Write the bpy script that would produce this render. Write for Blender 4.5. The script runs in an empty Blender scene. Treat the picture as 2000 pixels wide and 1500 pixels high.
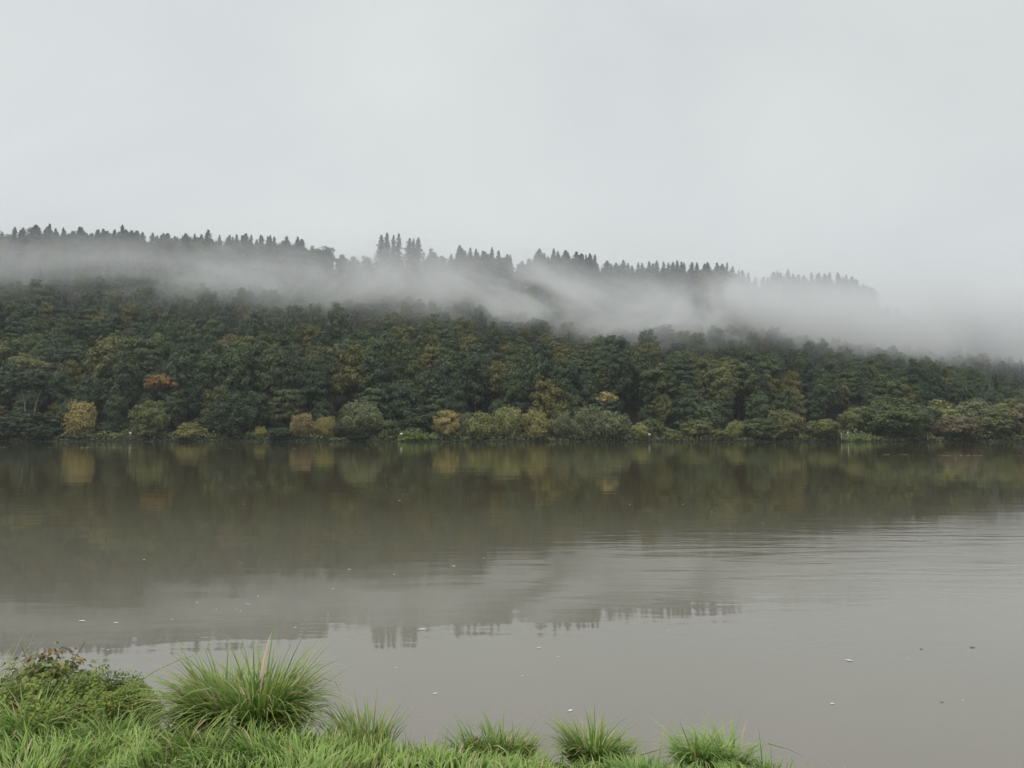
import bpy, bmesh, math, random
import numpy as np
from math import radians, cos, sin, tan, atan, pi

sc = bpy.context.scene
COL = sc.collection
rng = np.random.default_rng(7)
random.seed(7)

# ---------------------------------------------------------------- camera
F, PITCH, CAMZ = 1400.0, radians(4.0), 2.0          # focal length in photo pixels (2000 wide)
cam_d = bpy.data.cameras.new('camera')
cam_d.sensor_width = 36.0
cam_d.lens = F / 2000 * 36
cam_d.clip_end = 6000
cam_d.clip_start = 0.05
cam = bpy.data.objects.new('camera', cam_d)
COL.objects.link(cam)
cam.location = (0, 0, CAMZ)
cam.rotation_euler = (radians(90) + PITCH, 0, 0)
sc.camera = cam

# ---------------------------------------------------------------- world: overcast sky
SUN_EL, SUN_AZ = radians(66), radians(205)
w = bpy.data.worlds.new('World')
sc.world = w
w.use_nodes = True
nt = w.node_tree
nt.nodes.clear()
N = nt.nodes.new
out = N('ShaderNodeOutputWorld')
bg = N('ShaderNodeBackground')
bg.inputs['Strength'].default_value = 0.1
sky = N('ShaderNodeTexSky')
sky.sky_type = 'NISHITA'
sky.sun_disc = False
sky.sun_elevation = SUN_EL
sky.sun_rotation = SUN_AZ
sky.dust_density = 4.0
tc = N('ShaderNodeTexCoord')
mp = N('ShaderNodeMapping')
mp.inputs['Scale'].default_value = (1.0, 1.0, 1.8)
nz = N('ShaderNodeTexNoise')
nz.inputs['Scale'].default_value = 1.7
nz.inputs['Detail'].default_value = 4.0
nz.inputs['Roughness'].default_value = 0.5
nz.inputs['Distortion'].default_value = 0.4
ramp = N('ShaderNodeValToRGB')
ramp.color_ramp.elements[0].position = 0.3
ramp.color_ramp.elements[0].color = (5.5, 5.84, 5.92, 1)
ramp.color_ramp.elements[1].position = 0.7
ramp.color_ramp.elements[1].color = (6.5, 6.79, 6.81, 1)
mx = N('ShaderNodeMixRGB')
mx.inputs[0].default_value = 0.97
nt.links.new(tc.outputs['Generated'], mp.inputs['Vector'])
nt.links.new(mp.outputs[0], nz.inputs['Vector'])
nt.links.new(nz.outputs['Fac'], ramp.inputs[0])
nt.links.new(sky.outputs[0], mx.inputs[1])
nt.links.new(ramp.outputs[0], mx.inputs[2])
sx = N('ShaderNodeSeparateXYZ'); nt.links.new(tc.outputs['Generated'], sx.inputs[0])
gr = N('ShaderNodeMapRange'); gr.inputs['From Min'].default_value = -1; gr.inputs['From Max'].default_value = 1
gr.inputs['To Min'].default_value = 1.03; gr.inputs['To Max'].default_value = 0.93
nt.links.new(sx.outputs['X'], gr.inputs['Value'])
gm = N('ShaderNodeVectorMath'); gm.operation = 'SCALE'
nt.links.new(mx.outputs[0], gm.inputs[0]); nt.links.new(gr.outputs[0], gm.inputs['Scale'])
nt.links.new(gm.outputs[0], bg.inputs['Color'])
nt.links.new(bg.outputs[0], out.inputs['Surface'])

sun_d = bpy.data.lights.new('sun', 'SUN')
sun_d.energy = 1.5
sun_d.angle = radians(32)
sun_d.color = (1.0, 0.97, 0.93)
sun = bpy.data.objects.new('sun', sun_d)
COL.objects.link(sun)
sun.rotation_euler = (radians(90) - SUN_EL, 0, radians(-25))      # from behind the camera, high, veiled by cloud

sc.view_settings.view_transform = 'Standard'
sc.view_settings.look = 'None'
sc.view_settings.exposure = 0.22
sc.view_settings.gamma = 1.0
sc.view_settings.use_curve_mapping = False
cy = sc.cycles
cy.use_denoising = True
try:
    cy.denoiser = 'OPENIMAGEDENOISE'
except Exception:
    pass
cy.max_bounces = 8
cy.diffuse_bounces = 2
cy.glossy_bounces = 2
cy.transmission_bounces = 2
cy.volume_bounces = 4
cy.caustics_reflective = False
cy.caustics_refractive = False
cy.use_adaptive_sampling = True
cy.adaptive_threshold = 0.015
cy.volume_step_rate = 1.0

# ---------------------------------------------------------------- helpers
def ray(px, py):
    """photo pixel -> (X/Y, (Z-CAMZ)/Y)"""
    dx, dy = (px - 1000) / F, (750 - py) / F
    y = cos(PITCH) - dy * sin(PITCH)
    z = sin(PITCH) + dy * cos(PITCH)
    return dx / y, z / y

def proj(X, Y, Z):
    Z = Z - CAMZ
    fw = Y * cos(PITCH) + Z * sin(PITCH)
    return 1000 + F * X / fw, 750 - F * (-Y * sin(PITCH) + Z * cos(PITCH)) / fw

def on_water(px, py):
    u, v = ray(px, py)
    Y = -CAMZ / v
    return u * Y, Y

def mesh_np(name, V, faces, attrs=None, smooth=False):
    """V (n,3); faces: list of (m,k) index arrays"""
    me = bpy.data.meshes.new(name)
    V = np.asarray(V, dtype=np.float32)
    me.vertices.add(len(V))
    me.vertices.foreach_set('co', V.ravel())
    if not isinstance(faces, list):
        faces = [faces]
    loops = np.concatenate([f.ravel() for f in faces]).astype(np.int32)
    tot = np.concatenate([np.full(len(f), f.shape[1]) for f in faces]).astype(np.int32)
    st = np.concatenate([[0], np.cumsum(tot)[:-1]]).astype(np.int32)
    me.loops.add(len(loops))
    me.loops.foreach_set('vertex_index', loops)
    me.polygons.add(len(tot))
    me.polygons.foreach_set('loop_start', st)
    me.polygons.foreach_set('loop_total', tot)
    if smooth:
        me.polygons.foreach_set('use_smooth', np.ones(len(tot), dtype=bool))
    for k, a in (attrs or {}).items():
        at = me.attributes.new(k, 'FLOAT', 'POINT')
        at.data.foreach_set('value', np.asarray(a, dtype=np.float32))
    me.update()
    me.validate()
    return me

def obj(name, me, mat=None, parent=None, loc=None):
    o = bpy.data.objects.new(name, me)
    COL.objects.link(o)
    if mat is not None and me is not None and not me.materials:
        me.materials.append(mat)
    if parent is not None:
        o.parent = parent
    if loc is not None:
        o.location = loc
    return o

def tag(o, label=None, cat=None, group=None, kind=None):
    if label: o['label'] = label
    if cat: o['category'] = cat
    if group: o['group'] = group
    if kind: o['kind'] = kind
    return o

def thing(name, loc, label, cat, group=None, rotz=0.0, scale=(1, 1, 1)):
    o = bpy.data.objects.new(name, None)
    COL.objects.link(o)
    o.empty_display_size = 0.2
    o.location = loc
    o.rotation_euler = (0, 0, rotz)
    o.scale = scale
    return tag(o, label, cat, group)

def unit(v):
    return v / np.maximum(np.linalg.norm(v, axis=-1, keepdims=True), 1e-9)

def value_noise(x, y, seed=0):
    """smooth 2D lattice noise, -1..1"""
    r = np.random.default_rng(seed).uniform(-1, 1, (64, 64))
    x = np.asarray(x, float); y = np.asarray(y, float)
    xi, yi = np.floor(x).astype(int), np.floor(y).astype(int)
    fx, fy = x - xi, y - yi
    fx = fx * fx * (3 - 2 * fx); fy = fy * fy * (3 - 2 * fy)
    g = lambda a, b: r[a % 64, b % 64]
    return (g(xi, yi) * (1 - fx) + g(xi + 1, yi) * fx) * (1 - fy) + (g(xi, yi + 1) * (1 - fx) + g(xi + 1, yi + 1) * fx) * fy

# ---------------------------------------------------------------- materials
def new_mat(name):
    m = bpy.data.materials.new(name)
    m.use_nodes = True
    m.node_tree.nodes.clear()
    return m, m.node_tree.nodes.new, m.node_tree.links.new

def leaf_mat(name, ca, cb, transl=0.25, rough=0.6, spec=0.25, nscale=0.35, cc=None):
    """leaf colour between ca and cb by thing, small shifts from spray to spray"""
    m, N, L = new_mat(name)
    out = N('ShaderNodeOutputMaterial')
    oi = N('ShaderNodeObjectInfo')
    at = N('ShaderNodeAttribute'); at.attribute_name = 'tint'
    rp = N('ShaderNodeValToRGB')
    e = rp.color_ramp.elements
    e[0].color = (*ca, 1); e[1].color = (*cb, 1)
    if cc:                                              # several kinds of tree mixed through one wood
        for pos, col in cc:
            n = e.new(pos); n.color = (*col, 1)
    L(oi.outputs['Random'], rp.inputs[0])
    hs = N('ShaderNodeHueSaturation')
    mr = N('ShaderNodeMapRange')
    mr.inputs['To Min'].default_value = 0.72; mr.inputs['To Max'].default_value = 1.3
    L(at.outputs['Fac'], mr.inputs['Value'])
    L(mr.outputs[0], hs.inputs['Value'])
    mr2 = N('ShaderNodeMapRange')
    mr2.inputs['To Min'].default_value = 0.515; mr2.inputs['To Max'].default_value = 0.475
    L(at.outputs['Fac'], mr2.inputs['Value'])
    L(mr2.outputs[0], hs.inputs['Hue'])
    L(rp.outputs[0], hs.inputs['Color'])
    p = N('ShaderNodeBsdfPrincipled')
    p.inputs['Roughness'].default_value = rough
    p.inputs['Specular IOR Level'].default_value = spec
    L(hs.outputs[0], p.inputs['Base Color'])
    t = N('ShaderNodeBsdfTranslucent')
    L(hs.outputs[0], t.inputs['Color'])
    mxs = N('ShaderNodeMixShader'); mxs.inputs[0].default_value = transl
    L(p.outputs[0], mxs.inputs[1]); L(t.outputs[0], mxs.inputs[2])
    L(mxs.outputs[0], out.inputs['Surface'])
    return m

def plain_mat(name, ca, cb, scale=3.0, rough=0.8, bump=0.0, detail=5, spec=0.3):
    m, N, L = new_mat(name)
    out = N('ShaderNodeOutputMaterial')
    g = N('ShaderNodeTexCoord')
    nz = N('ShaderNodeTexNoise'); nz.inputs['Scale'].default_value = scale; nz.inputs['Detail'].default_value = detail
    L(g.outputs['Object'], nz.inputs['Vector'])
    rp = N('ShaderNodeValToRGB')
    rp.color_ramp.elements[0].position = 0.32; rp.color_ramp.elements[1].position = 0.68
    rp.color_ramp.elements[0].color = (*ca, 1); rp.color_ramp.elements[1].color = (*cb, 1)
    L(nz.outputs['Fac'], rp.inputs[0])
    p = N('ShaderNodeBsdfPrincipled')
    p.inputs['Roughness'].default_value = rough
    p.inputs['Specular IOR Level'].default_value = spec
    L(rp.outputs[0], p.inputs['Base Color'])
    if bump:
        b = N('ShaderNodeBump'); b.inputs['Strength'].default_value = 0.6; b.inputs['Distance'].default_value = bump
        L(nz.outputs['Fac'], b.inputs['Height']); L(b.outputs[0], p.inputs['Normal'])
    L(p.outputs[0], out.inputs['Surface'])
    return m

M = {}
M['forest'] = leaf_mat('forest_leaf', (0.060, 0.094, 0.048), (0.160, 0.154, 0.047), transl=0.2,
                       cc=[(0.14, (0.077, 0.114, 0.053)), (0.30, (0.105, 0.130, 0.050)), (0.42, (0.050, 0.076, 0.046)), (0.56, (0.099, 0.138, 0.058)),
                           (0.70, (0.068, 0.103, 0.053)), (0.84, (0.124, 0.146, 0.053))])
M['olive'] = leaf_mat('olive_leaf', (0.175, 0.195, 0.078), (0.20, 0.205, 0.080))
M['yellowgreen'] = leaf_mat('yellow_green_leaf', (0.29, 0.29, 0.10), (0.33, 0.305, 0.105))
M['gold'] = leaf_mat('gold_leaf', (0.39, 0.345, 0.13), (0.40, 0.345, 0.13))
M['orange'] = leaf_mat('orange_leaf', (0.31, 0.200, 0.080), (0.32, 0.205, 0.08))
M['tan'] = leaf_mat('tan_leaf', (0.31, 0.255, 0.125), (0.32, 0.26, 0.125))
M['grey'] = leaf_mat('grey_green_leaf', (0.195, 0.222, 0.115), (0.21, 0.232, 0.115))
M['lime'] = leaf_mat('light_green_leaf', (0.27, 0.295, 0.115), (0.29, 0.31, 0.115))
M['mid'] = leaf_mat('mid_green_leaf', (0.125, 0.160, 0.066), (0.145, 0.172, 0.068))
M['dark'] = leaf_mat('dark_green_leaf', (0.066, 0.096, 0.052), (0.078, 0.104, 0.052))
M['brown'] = leaf_mat('brown_olive_leaf', (0.20, 0.175, 0.10), (0.205, 0.18, 0.10))
M['fir'] = leaf_mat('fir_needle', (0.026, 0.040, 0.032), (0.036, 0.050, 0.034), transl=0.1)
M['meadow'] = leaf_mat('meadow_grass', (0.26, 0.34, 0.10), (0.26, 0.34, 0.10))
M['scrub'] = leaf_mat('scrub_leaf', (0.165, 0.19, 0.08), (0.165, 0.19, 0.08))
M['bark'] = plain_mat('bark', (0.06, 0.048, 0.036), (0.12, 0.10, 0.08), 2.0, 0.9)
M['pale_bark'] = plain_mat('pale_bark', (0.16, 0.15, 0.125), (0.28, 0.26, 0.225), 1.5, 0.85)
M['soil'] = plain_mat('forest_floor', (0.022, 0.020, 0.013), (0.045, 0.045, 0.022), 0.15, 0.95)
M['earth'] = plain_mat('bank_earth', (0.040, 0.036, 0.020), (0.085, 0.085, 0.035), 3.0, 0.95, 0.03)
M['white_paint'] = plain_mat('white_paint', (0.7, 0.7, 0.68), (0.8, 0.8, 0.78), 4.0, 0.5)
M['post_grey'] = plain_mat('post_grey', (0.35, 0.35, 0.34), (0.5, 0.5, 0.48), 4.0, 0.6)
M['stone'] = plain_mat('bank_stone', (0.018, 0.018, 0.015), (0.05, 0.048, 0.04), 0.8, 0.9, 0.02)  # near-black tone paints the shade along the far waterline into the stones
M['glitter'] = plain_mat('glitter', (0.55, 0.56, 0.54), (0.75, 0.75, 0.72), 3.0, 0.7)  # pale colour that paints the glitter streaks on the far water

# ---------------------------------------------------------------- terrain shape
def bank_line(X):                       # far waterline
    return 190 - 0.045 * X + 0.8 * value_noise(np.asarray(X) / 14.0, 0 * np.asarray(X) + 3.3, 5)

FOOT = np.array([(-900, 201), (60, 203), (110, 211), (150, 228), (200, 262), (260, 312), (350, 372), (500, 425), (900, 470)], float)
# ridge: photo pixel x -> distance and ground height, turned into plan points
_rp = [(-300, 322, 82), (0, 335, 78), (240, 349, 80), (400, 357, 80), (600, 370, 81), (660, 374, 80), (880, 386, 79.5),
       (1000, 394, 78), (1170, 412, 79), (1300, 432, 85), (1400, 452, 87), (1480, 480, 85), (1560, 505, 92), (1680, 540, 96)]
RIDGE = np.array([(ray(a, 520)[0] * b, b, c) for a, b, c in _rp] + [(320, 558, 80), (355, 566, 60), (400, 572, 46), (450, 580, 40), (520, 590, 28), (900, 620, 22)])
RIDGE = np.vstack([[(-900, 320, 84)], RIDGE])

def ground(X, Y):
    X = np.asarray(X, float); Y = np.asarray(Y, float)
    yb = bank_line(X)
    yf = np.maximum(np.interp(X, FOOT[:, 0], FOOT[:, 1]), yb + 8)
    yr = np.interp(X, RIDGE[:, 0], RIDGE[:, 1])
    hr = np.interp(X, RIDGE[:, 0], RIDGE[:, 2])
    d = Y - yb
    z = np.interp(d, [-30, -3, 0, 1.2, 3, 9], [-3, -0.9, -0.05, 0.65, 0.95, 1.3])
    t = np.clip((Y - yf) / (yr - yf), 0, 1)
    g = t ** 1.12
    und = 3.2 * value_noise(X / 38.0, Y / 60.0, 11) + 1.5 * value_noise(X / 15.0, Y / 25.0, 12)
    z = z + (hr - 1.3) * g + und * np.clip(t * 3, 0, 1) * np.clip((1 - t) * 4, 0, 1)
    z = z - np.clip(Y - yr, 0, 400) * 0.10
    return z

def grid_mesh(name, xs, ys, fz, smooth=True):
    XX, YY = np.meshgrid(xs, ys)
    V = np.stack([XX, YY, fz(XX, YY)], -1).reshape(-1, 3)
    nx, ny = len(xs), len(ys)
    i = np.arange(nx * ny).reshape(ny, nx)
    f = np.stack([i[:-1, :-1], i[:-1, 1:], i[1:, 1:], i[1:, :-1]], -1).reshape(-1, 4)
    return mesh_np(name, V, f, smooth=smooth)

hill = obj('hillside', grid_mesh('hillside', np.linspace(-850, 850, 341),
           np.concatenate([np.linspace(160, 215, 56), np.linspace(218, 640, 110), np.linspace(660, 900, 10)]), ground), M['soil'])
tag(hill, kind='structure')

# near bank
def near_edge(X):                       # near waterline
    X = np.asarray(X, float)
    return np.interp(X, [-9, -1.8, -0.9, 0, 1.3, 1.7, 3, 9], [4.7, 4.65, 4.48, 4.28, 4.2, 3.85, 3.5, 3.4]) + 0.07 * value_noise(X * 1.7 + 40, 0 * X + 0.5, 21) + 0.04 * value_noise(X * 5 + 9, 0 * X + 0.5, 22)

def near_ground(X, Y):
    d = np.asarray(Y, float) - near_edge(X)
    z = np.interp(d, [-200, -1.6, -0.7, -0.25, -0.06, 0.05, 0.8, 4, 10], [0.7, 0.47, 0.36, 0.20, 0.07, -0.03, -0.25, -1.0, -2.0])
    return z + 0.025 * value_noise(X * 2.2, Y * 2.2, 23) * np.clip(-d * 2, 0, 1)

xs = np.concatenate([np.linspace(-300, -12, 30), np.linspace(-11, 11, 180), np.linspace(12, 300, 30)])
ys = np.concatenate([np.linspace(-200, -2, 24), np.linspace(-1.5, 7, 130), [8, 10, 14]])
bank = obj('river_bank', grid_mesh('river_bank', xs, ys, near_ground), M['earth'])
tag(bank, kind='structure')

# ---------------------------------------------------------------- river
def river_mat():
    m, N, L = new_mat('river_water')
    out = N('ShaderNodeOutputMaterial')
    geo = N('ShaderNodeNewGeometry')
    def noise(scale_xyz, scale, detail, rough=0.5, dist=0.0, rot=0.0):
        mp = N('ShaderNodeMapping'); mp.inputs['Scale'].default_value = scale_xyz
        mp.inputs['Rotation'].default_value = (0, 0, rot)
        L(geo.outputs['Position'], mp.inputs['Vector'])
        n = N('ShaderNodeTexNoise'); n.inputs['Scale'].default_value = scale
        n.inputs['Detail'].default_value = detail; n.inputs['Roughness'].default_value = rough
        n.inputs['Distortion'].default_value = dist
        L(mp.outputs[0], n.inputs['Vector'])
        return n.outputs['Fac']
    def math_(op, a, b=None, c=None):
        n = N('ShaderNodeMath'); n.operation = op
        for k, v in enumerate((a, b, c)):
            if v is None: continue
            if isinstance(v, (int, float)): n.inputs[k].default_value = v
            else: L(v, n.inputs[k])
        return n.outputs[0]
    def mrange(v, a, b, c, d, smooth=True):
        n = N('ShaderNodeMapRange')
        if smooth: n.interpolation_type = 'SMOOTHSTEP'
        L(v, n.inputs['Value'])
        for k, q in zip(('From Min', 'From Max', 'To Min', 'To Max'), (a, b, c, d)): n.inputs[k].default_value = q
        return n.outputs[0]
    sep = N('ShaderNodeSeparateXYZ'); L(geo.outputs['Position'], sep.inputs[0])
    X, Y = sep.outputs['X'], sep.outputs['Y']
    # long lazy swell and fine ripples; patches of breeze decide where the ripples are
    swell = noise((0.35, 0.9, 1), 0.55, 2)
    rip = noise((0.45, 1.5, 1), 1.6, 3, 0.5, 0.3)
    far_r = noise((0.25, 1.2, 1), 0.9, 3, 0.55)
    breeze = noise((0.30, 0.8, 1), 0.11, 3, 0.5, 0.6)
    bmask = mrange(breeze, 0.42, 0.62, 0.05, 1.0)
    # wake ripples that run in from the right
    band = noise((0.28, 1.5, 1), 1.3, 4, 0.5, 1.0, radians(30))
    m1 = mrange(math_('SUBTRACT', Y, math_('MULTIPLY', X, 0.12)), 7.2, 9.5, 0.0, 1.0)
    m2 = mrange(math_('SUBTRACT', Y, math_('MULTIPLY', X, 0.12)), 11.5, 17.0, 1.0, 0.0)
    m3 = mrange(X, -3.0, 7.0, 0.0, 1.0)
    wmask = math_('MULTIPLY', math_('MULTIPLY', m1, m2), m3)
    fmask = mrange(Y, 12.0, 60.0, 0.0, 1.0)
    h = math_('MULTIPLY', swell, 0.0060)
    h = math_('ADD', h, math_('MULTIPLY', math_('MULTIPLY', rip, bmask), 0.0042))
    h = math_('ADD', h, math_('MULTIPLY', math_('MULTIPLY', band, wmask), 0.0095))
    h = math_('ADD', h, math_('MULTIPLY', math_('MULTIPLY', far_r, fmask), 0.0060))
    b = N('ShaderNodeBump'); b.inputs['Strength'].default_value = 1.0; b.inputs['Distance'].default_value = 1.0
    L(h, b.inputs['Height'])
    # murky body: silt brown, a little rosier over the shallows by the bank
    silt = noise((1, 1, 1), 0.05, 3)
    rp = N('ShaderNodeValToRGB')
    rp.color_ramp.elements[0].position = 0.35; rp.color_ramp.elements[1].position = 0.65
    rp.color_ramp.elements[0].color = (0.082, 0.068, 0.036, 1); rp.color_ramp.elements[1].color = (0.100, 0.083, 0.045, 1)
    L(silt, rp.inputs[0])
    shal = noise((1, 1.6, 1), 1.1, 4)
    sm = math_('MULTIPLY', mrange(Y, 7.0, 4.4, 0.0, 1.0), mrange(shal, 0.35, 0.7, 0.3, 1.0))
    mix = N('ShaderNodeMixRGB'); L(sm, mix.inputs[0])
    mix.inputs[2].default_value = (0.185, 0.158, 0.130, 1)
    near_bright = N('ShaderNodeMixRGB'); L(mrange(Y, 26.0, 5.0, 0.0, 1.0), near_bright.inputs[0])      # brightness of the near water put into the colour, growing towards the bank
    L(rp.outputs[0], near_bright.inputs[1]); near_bright.inputs[2].default_value = (0.168, 0.158, 0.122, 1)
    L(near_bright.outputs[0], mix.inputs[1])
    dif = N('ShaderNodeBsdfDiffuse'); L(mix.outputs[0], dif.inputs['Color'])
    gl = N('ShaderNodeBsdfGlossy'); gl.inputs['Roughness'].default_value = 0.03
    gl.inputs['Color'].default_value = (1, 0.995, 0.975, 1)
    L(b.outputs[0], gl.inputs['Normal'])
    fr = N('ShaderNodeFresnel'); fr.inputs['IOR'].default_value = 2.0
    L(b.outputs[0], fr.inputs['Normal'])
    ms = N('ShaderNodeMixShader')
    L(fr.outputs[0], ms.inputs[0]); L(dif.outputs[0], ms.inputs[1]); L(gl.outputs[0], ms.inputs[2])
    L(ms.outputs[0], out.inputs['Surface'])
    return m

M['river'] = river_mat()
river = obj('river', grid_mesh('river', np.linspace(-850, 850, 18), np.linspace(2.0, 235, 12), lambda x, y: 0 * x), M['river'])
tag(river, kind='structure')

# ---------------------------------------------------------------- foliage builders
def cards(P, Nn, size, aspect=1.0, axis=None, r=None):
    """irregular kite-shaped leaf sprays at P with normal Nn; returns V (4n,3), F (n,4)"""
    r = r or rng
    n = len(P)
    Nn = unit(Nn)
    if axis is None:
        axis = r.normal(size=(n, 3))
    U = axis - (axis * Nn).sum(1, keepdims=True) * Nn
    U = unit(U)
    W = np.cross(Nn, U)
    s = np.broadcast_to(np.asarray(size, float), (n,))[:, None]
    a = s * aspect * r.uniform(0.75, 1.25, (n, 1)) * 0.5
    b = s * r.uniform(0.6, 1.1, (n, 1)) * 0.5
    k = r.uniform(-0.35, 0.35, (n, 1))
    droop = Nn * s * r.uniform(-0.25, 0.05, (n, 1))
    V = np.stack([P - U * a, P + W * b + U * a * k, P + U * a + droop, P - W * b - U * a * k * 0.6], 1).reshape(-1, 3)
    Fc = np.arange(4 * n).reshape(n, 4)
    return V, Fc

def tube(pts, rad, sides=6):
    pts = np.asarray(pts, float); rad = np.asarray(rad, float)
    n = len(pts)
    T = unit(np.gradient(pts, axis=0))
    ref = np.where(np.abs(T[:, 2:3]) > 0.9, np.array([[1.0, 0, 0]]), np.array([[0, 0, 1.0]]))
    A = unit(np.cross(T, ref)); B = np.cross(T, A)
    ang = np.linspace(0, 2 * pi, sides, endpoint=False)
    V = (pts[:, None] + rad[:, None, None] * (np.cos(ang)[None, :, None] * A[:, None] + np.sin(ang)[None, :, None] * B[:, None])).reshape(-1, 3)
    i = np.arange(n * sides).reshape(n, sides)
    j = np.roll(i, -1, 1)
    f = np.stack([i[:-1], j[:-1], j[1:], i[1:]], -1).reshape(-1, 4)
    return V, f

def outward(me):
    bm = bmesh.new(); bm.from_mesh(me)
    bmesh.ops.recalc_face_normals(bm, faces=bm.faces[:])
    bm.to_mesh(me); bm.free()
    return me

class Acc:
    def __init__(self): self.V, self.F, self.T, self.n = [], {}, [], 0
    def add(self, V, f, tint=None):
        f = np.asarray(f)
        self.F.setdefault(f.shape[1], []).append(f + self.n)
        self.V.append(V); self.n += len(V)
        self.T.append(np.full(len(V), 0.5) if tint is None else tint)
    def mesh(self, name, smooth=False):
        return mesh_np(name, np.concatenate(self.V), [np.concatenate(v) for v in self.F.values()],
                       {'tint': np.concatenate(self.T)}, smooth)

def crown_mesh(seed, rx, rz, cz, nl, per, card, flat=0.62, lobe=0.30, style='broad', profile=1.0):
    """crown of leaf sprays gathered into lobes round an ellipsoid with an uneven outline"""
    r = np.random.default_rng(seed)
    acc = Acc()
    gold = pi * (3 - 5 ** 0.5)
    k = np.arange(nl)
    zz = 1 - (1.92 if rx < 1 else 1.75) * (k + 0.5) / nl                      # from top to well below the middle
    ph = k * gold + r.uniform(0, 6.28)
    rr = np.sqrt(np.maximum(0, 1 - zz ** 2))
    D = np.stack([rr * np.cos(ph), rr * np.sin(ph), zz], 1) + r.normal(size=(nl, 3)) * 0.16
    D = unit(D)
    big = 1 + 0.20 * np.sin(3 * ph + r.uniform(0, 6)) * rr + r.uniform(-0.34, 0.20, nl)
    C = D * big[:, None] * np.array([rx, rx, rz]) * (1 - lobe * 0.75)
    if rx < 1:                                           # waterside crowns draw in towards the ground
        C[:, :2] *= np.interp(C[:, 2:3] / rz, [-1, -0.3, 0.2], [0.62, 0.95, 1.0])
    if profile != 1.0:                                   # narrower towards the top
        f = 1 - (profile - 1) * np.clip(C[:, 2:3] / rz, -0.4, 1) * 0.5
        C[:, :2] *= f
    L = lobe * rx * r.uniform(0.65, 1.35, nl)
    per = per * 2.6; card = card * 0.60
    for c, l, d in zip(C, L, D):
        n = int(per * r.uniform(0.7, 1.3) * (l / (lobe * rx)) ** 1.4) + 4
        q = unit(r.normal(size=(n, 3)) + d * 0.5 + np.array([0, 0, 0.35]))
        rad = r.uniform(0.55, 1.08, (n, 1)) * (1 + 0.25 * np.sin(5 * q[:, :1] + 3 * q[:, 1:2]))
        P = c + q * rad * l * np.array([1.0, 1.0, flat])
        if style == 'willow':
            Nn = unit(q * np.array([1, 1, 0.4]) + r.normal(size=(n, 3)) * 0.35 + np.array([0, 0, 0.25]))
            ax = np.array([[0, 0, -1.0]]) + r.normal(size=(n, 3)) * 0.4 + q * 0.3
            V, f = cards(P, Nn, card * r.uniform(0.6, 1.3, n), 1.9, ax, r)
        else:
            Nn = q * 0.85 + d * 0.2 + np.array([0, 0, 0.5]) + r.normal(size=(n, 3)) * 0.28
            V, f = cards(P, Nn, card * r.uniform(0.55, 1.35, n), 1.35, q + r.normal(size=(n, 3)) * 0.5, r)
        t = np.clip(r.uniform(0.2, 0.8) + r.uniform(-0.25, 0.25, n), 0, 1)
        V[:, 2] += cz
        acc.add(V, f, np.repeat(t, 4))
    # leaves deep in the crown
    n = int(nl * per * 0.10)
    q = unit(r.normal(size=(n, 3)))
    P = q * (r.uniform(0.1, 0.75, (n, 1))) * np.array([rx, rx, rz]) + np.array([0, 0, cz])
    V, f = cards(P, q + r.normal(size=(n, 3)) * 0.6, card * 2.6, 1.2, None, r)
    acc.add(V, f)
    return acc.mesh('crown')

def trunk_mesh(seed, h, rad, rx, cz, limbs=6, lean=0.05):
    r = np.random.default_rng(seed)
    acc = Acc()
    z = np.linspace(-0.6, h, 8)
    sway = np.cumsum(r.normal(size=(8, 2)) * lean * h * 0.12, 0); sway[0] = 0
    pts = np.stack([sway[:, 0], sway[:, 1], z], 1)
    R = rad * (1 - 0.8 * np.clip(z / h, 0, 1)) * (1 + 0.6 * np.exp(-np.clip(z, 0, 99) / (rad * 1.5)))
    V, f = tube(pts, R, 7); acc.add(V, f)
    for k in range(limbs):
        s = r.uniform(0.35, 0.85)
        b = np.array([np.interp(s * h, z, pts[:, j]) for j in range(3)])
        a = k * 2.4 + r.uniform(-0.4, 0.4)
        ln = rx * r.uniform(0.6, 0.95) * (1.2 - s * 0.5)
        u = np.linspace(0, 1, 5)[:, None]
        p = b + u * ln * np.array([[cos(a), sin(a), 0]]) + np.concatenate([0 * u, 0 * u, ln * (0.75 * u - 0.15 * u * u)], 1)
        V, f = tube(p, np.linspace(rad * 0.38 * (1.2 - s), rad * 0.06, 5), 5); acc.add(V, f)
    return acc.mesh('trunk', True)

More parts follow.
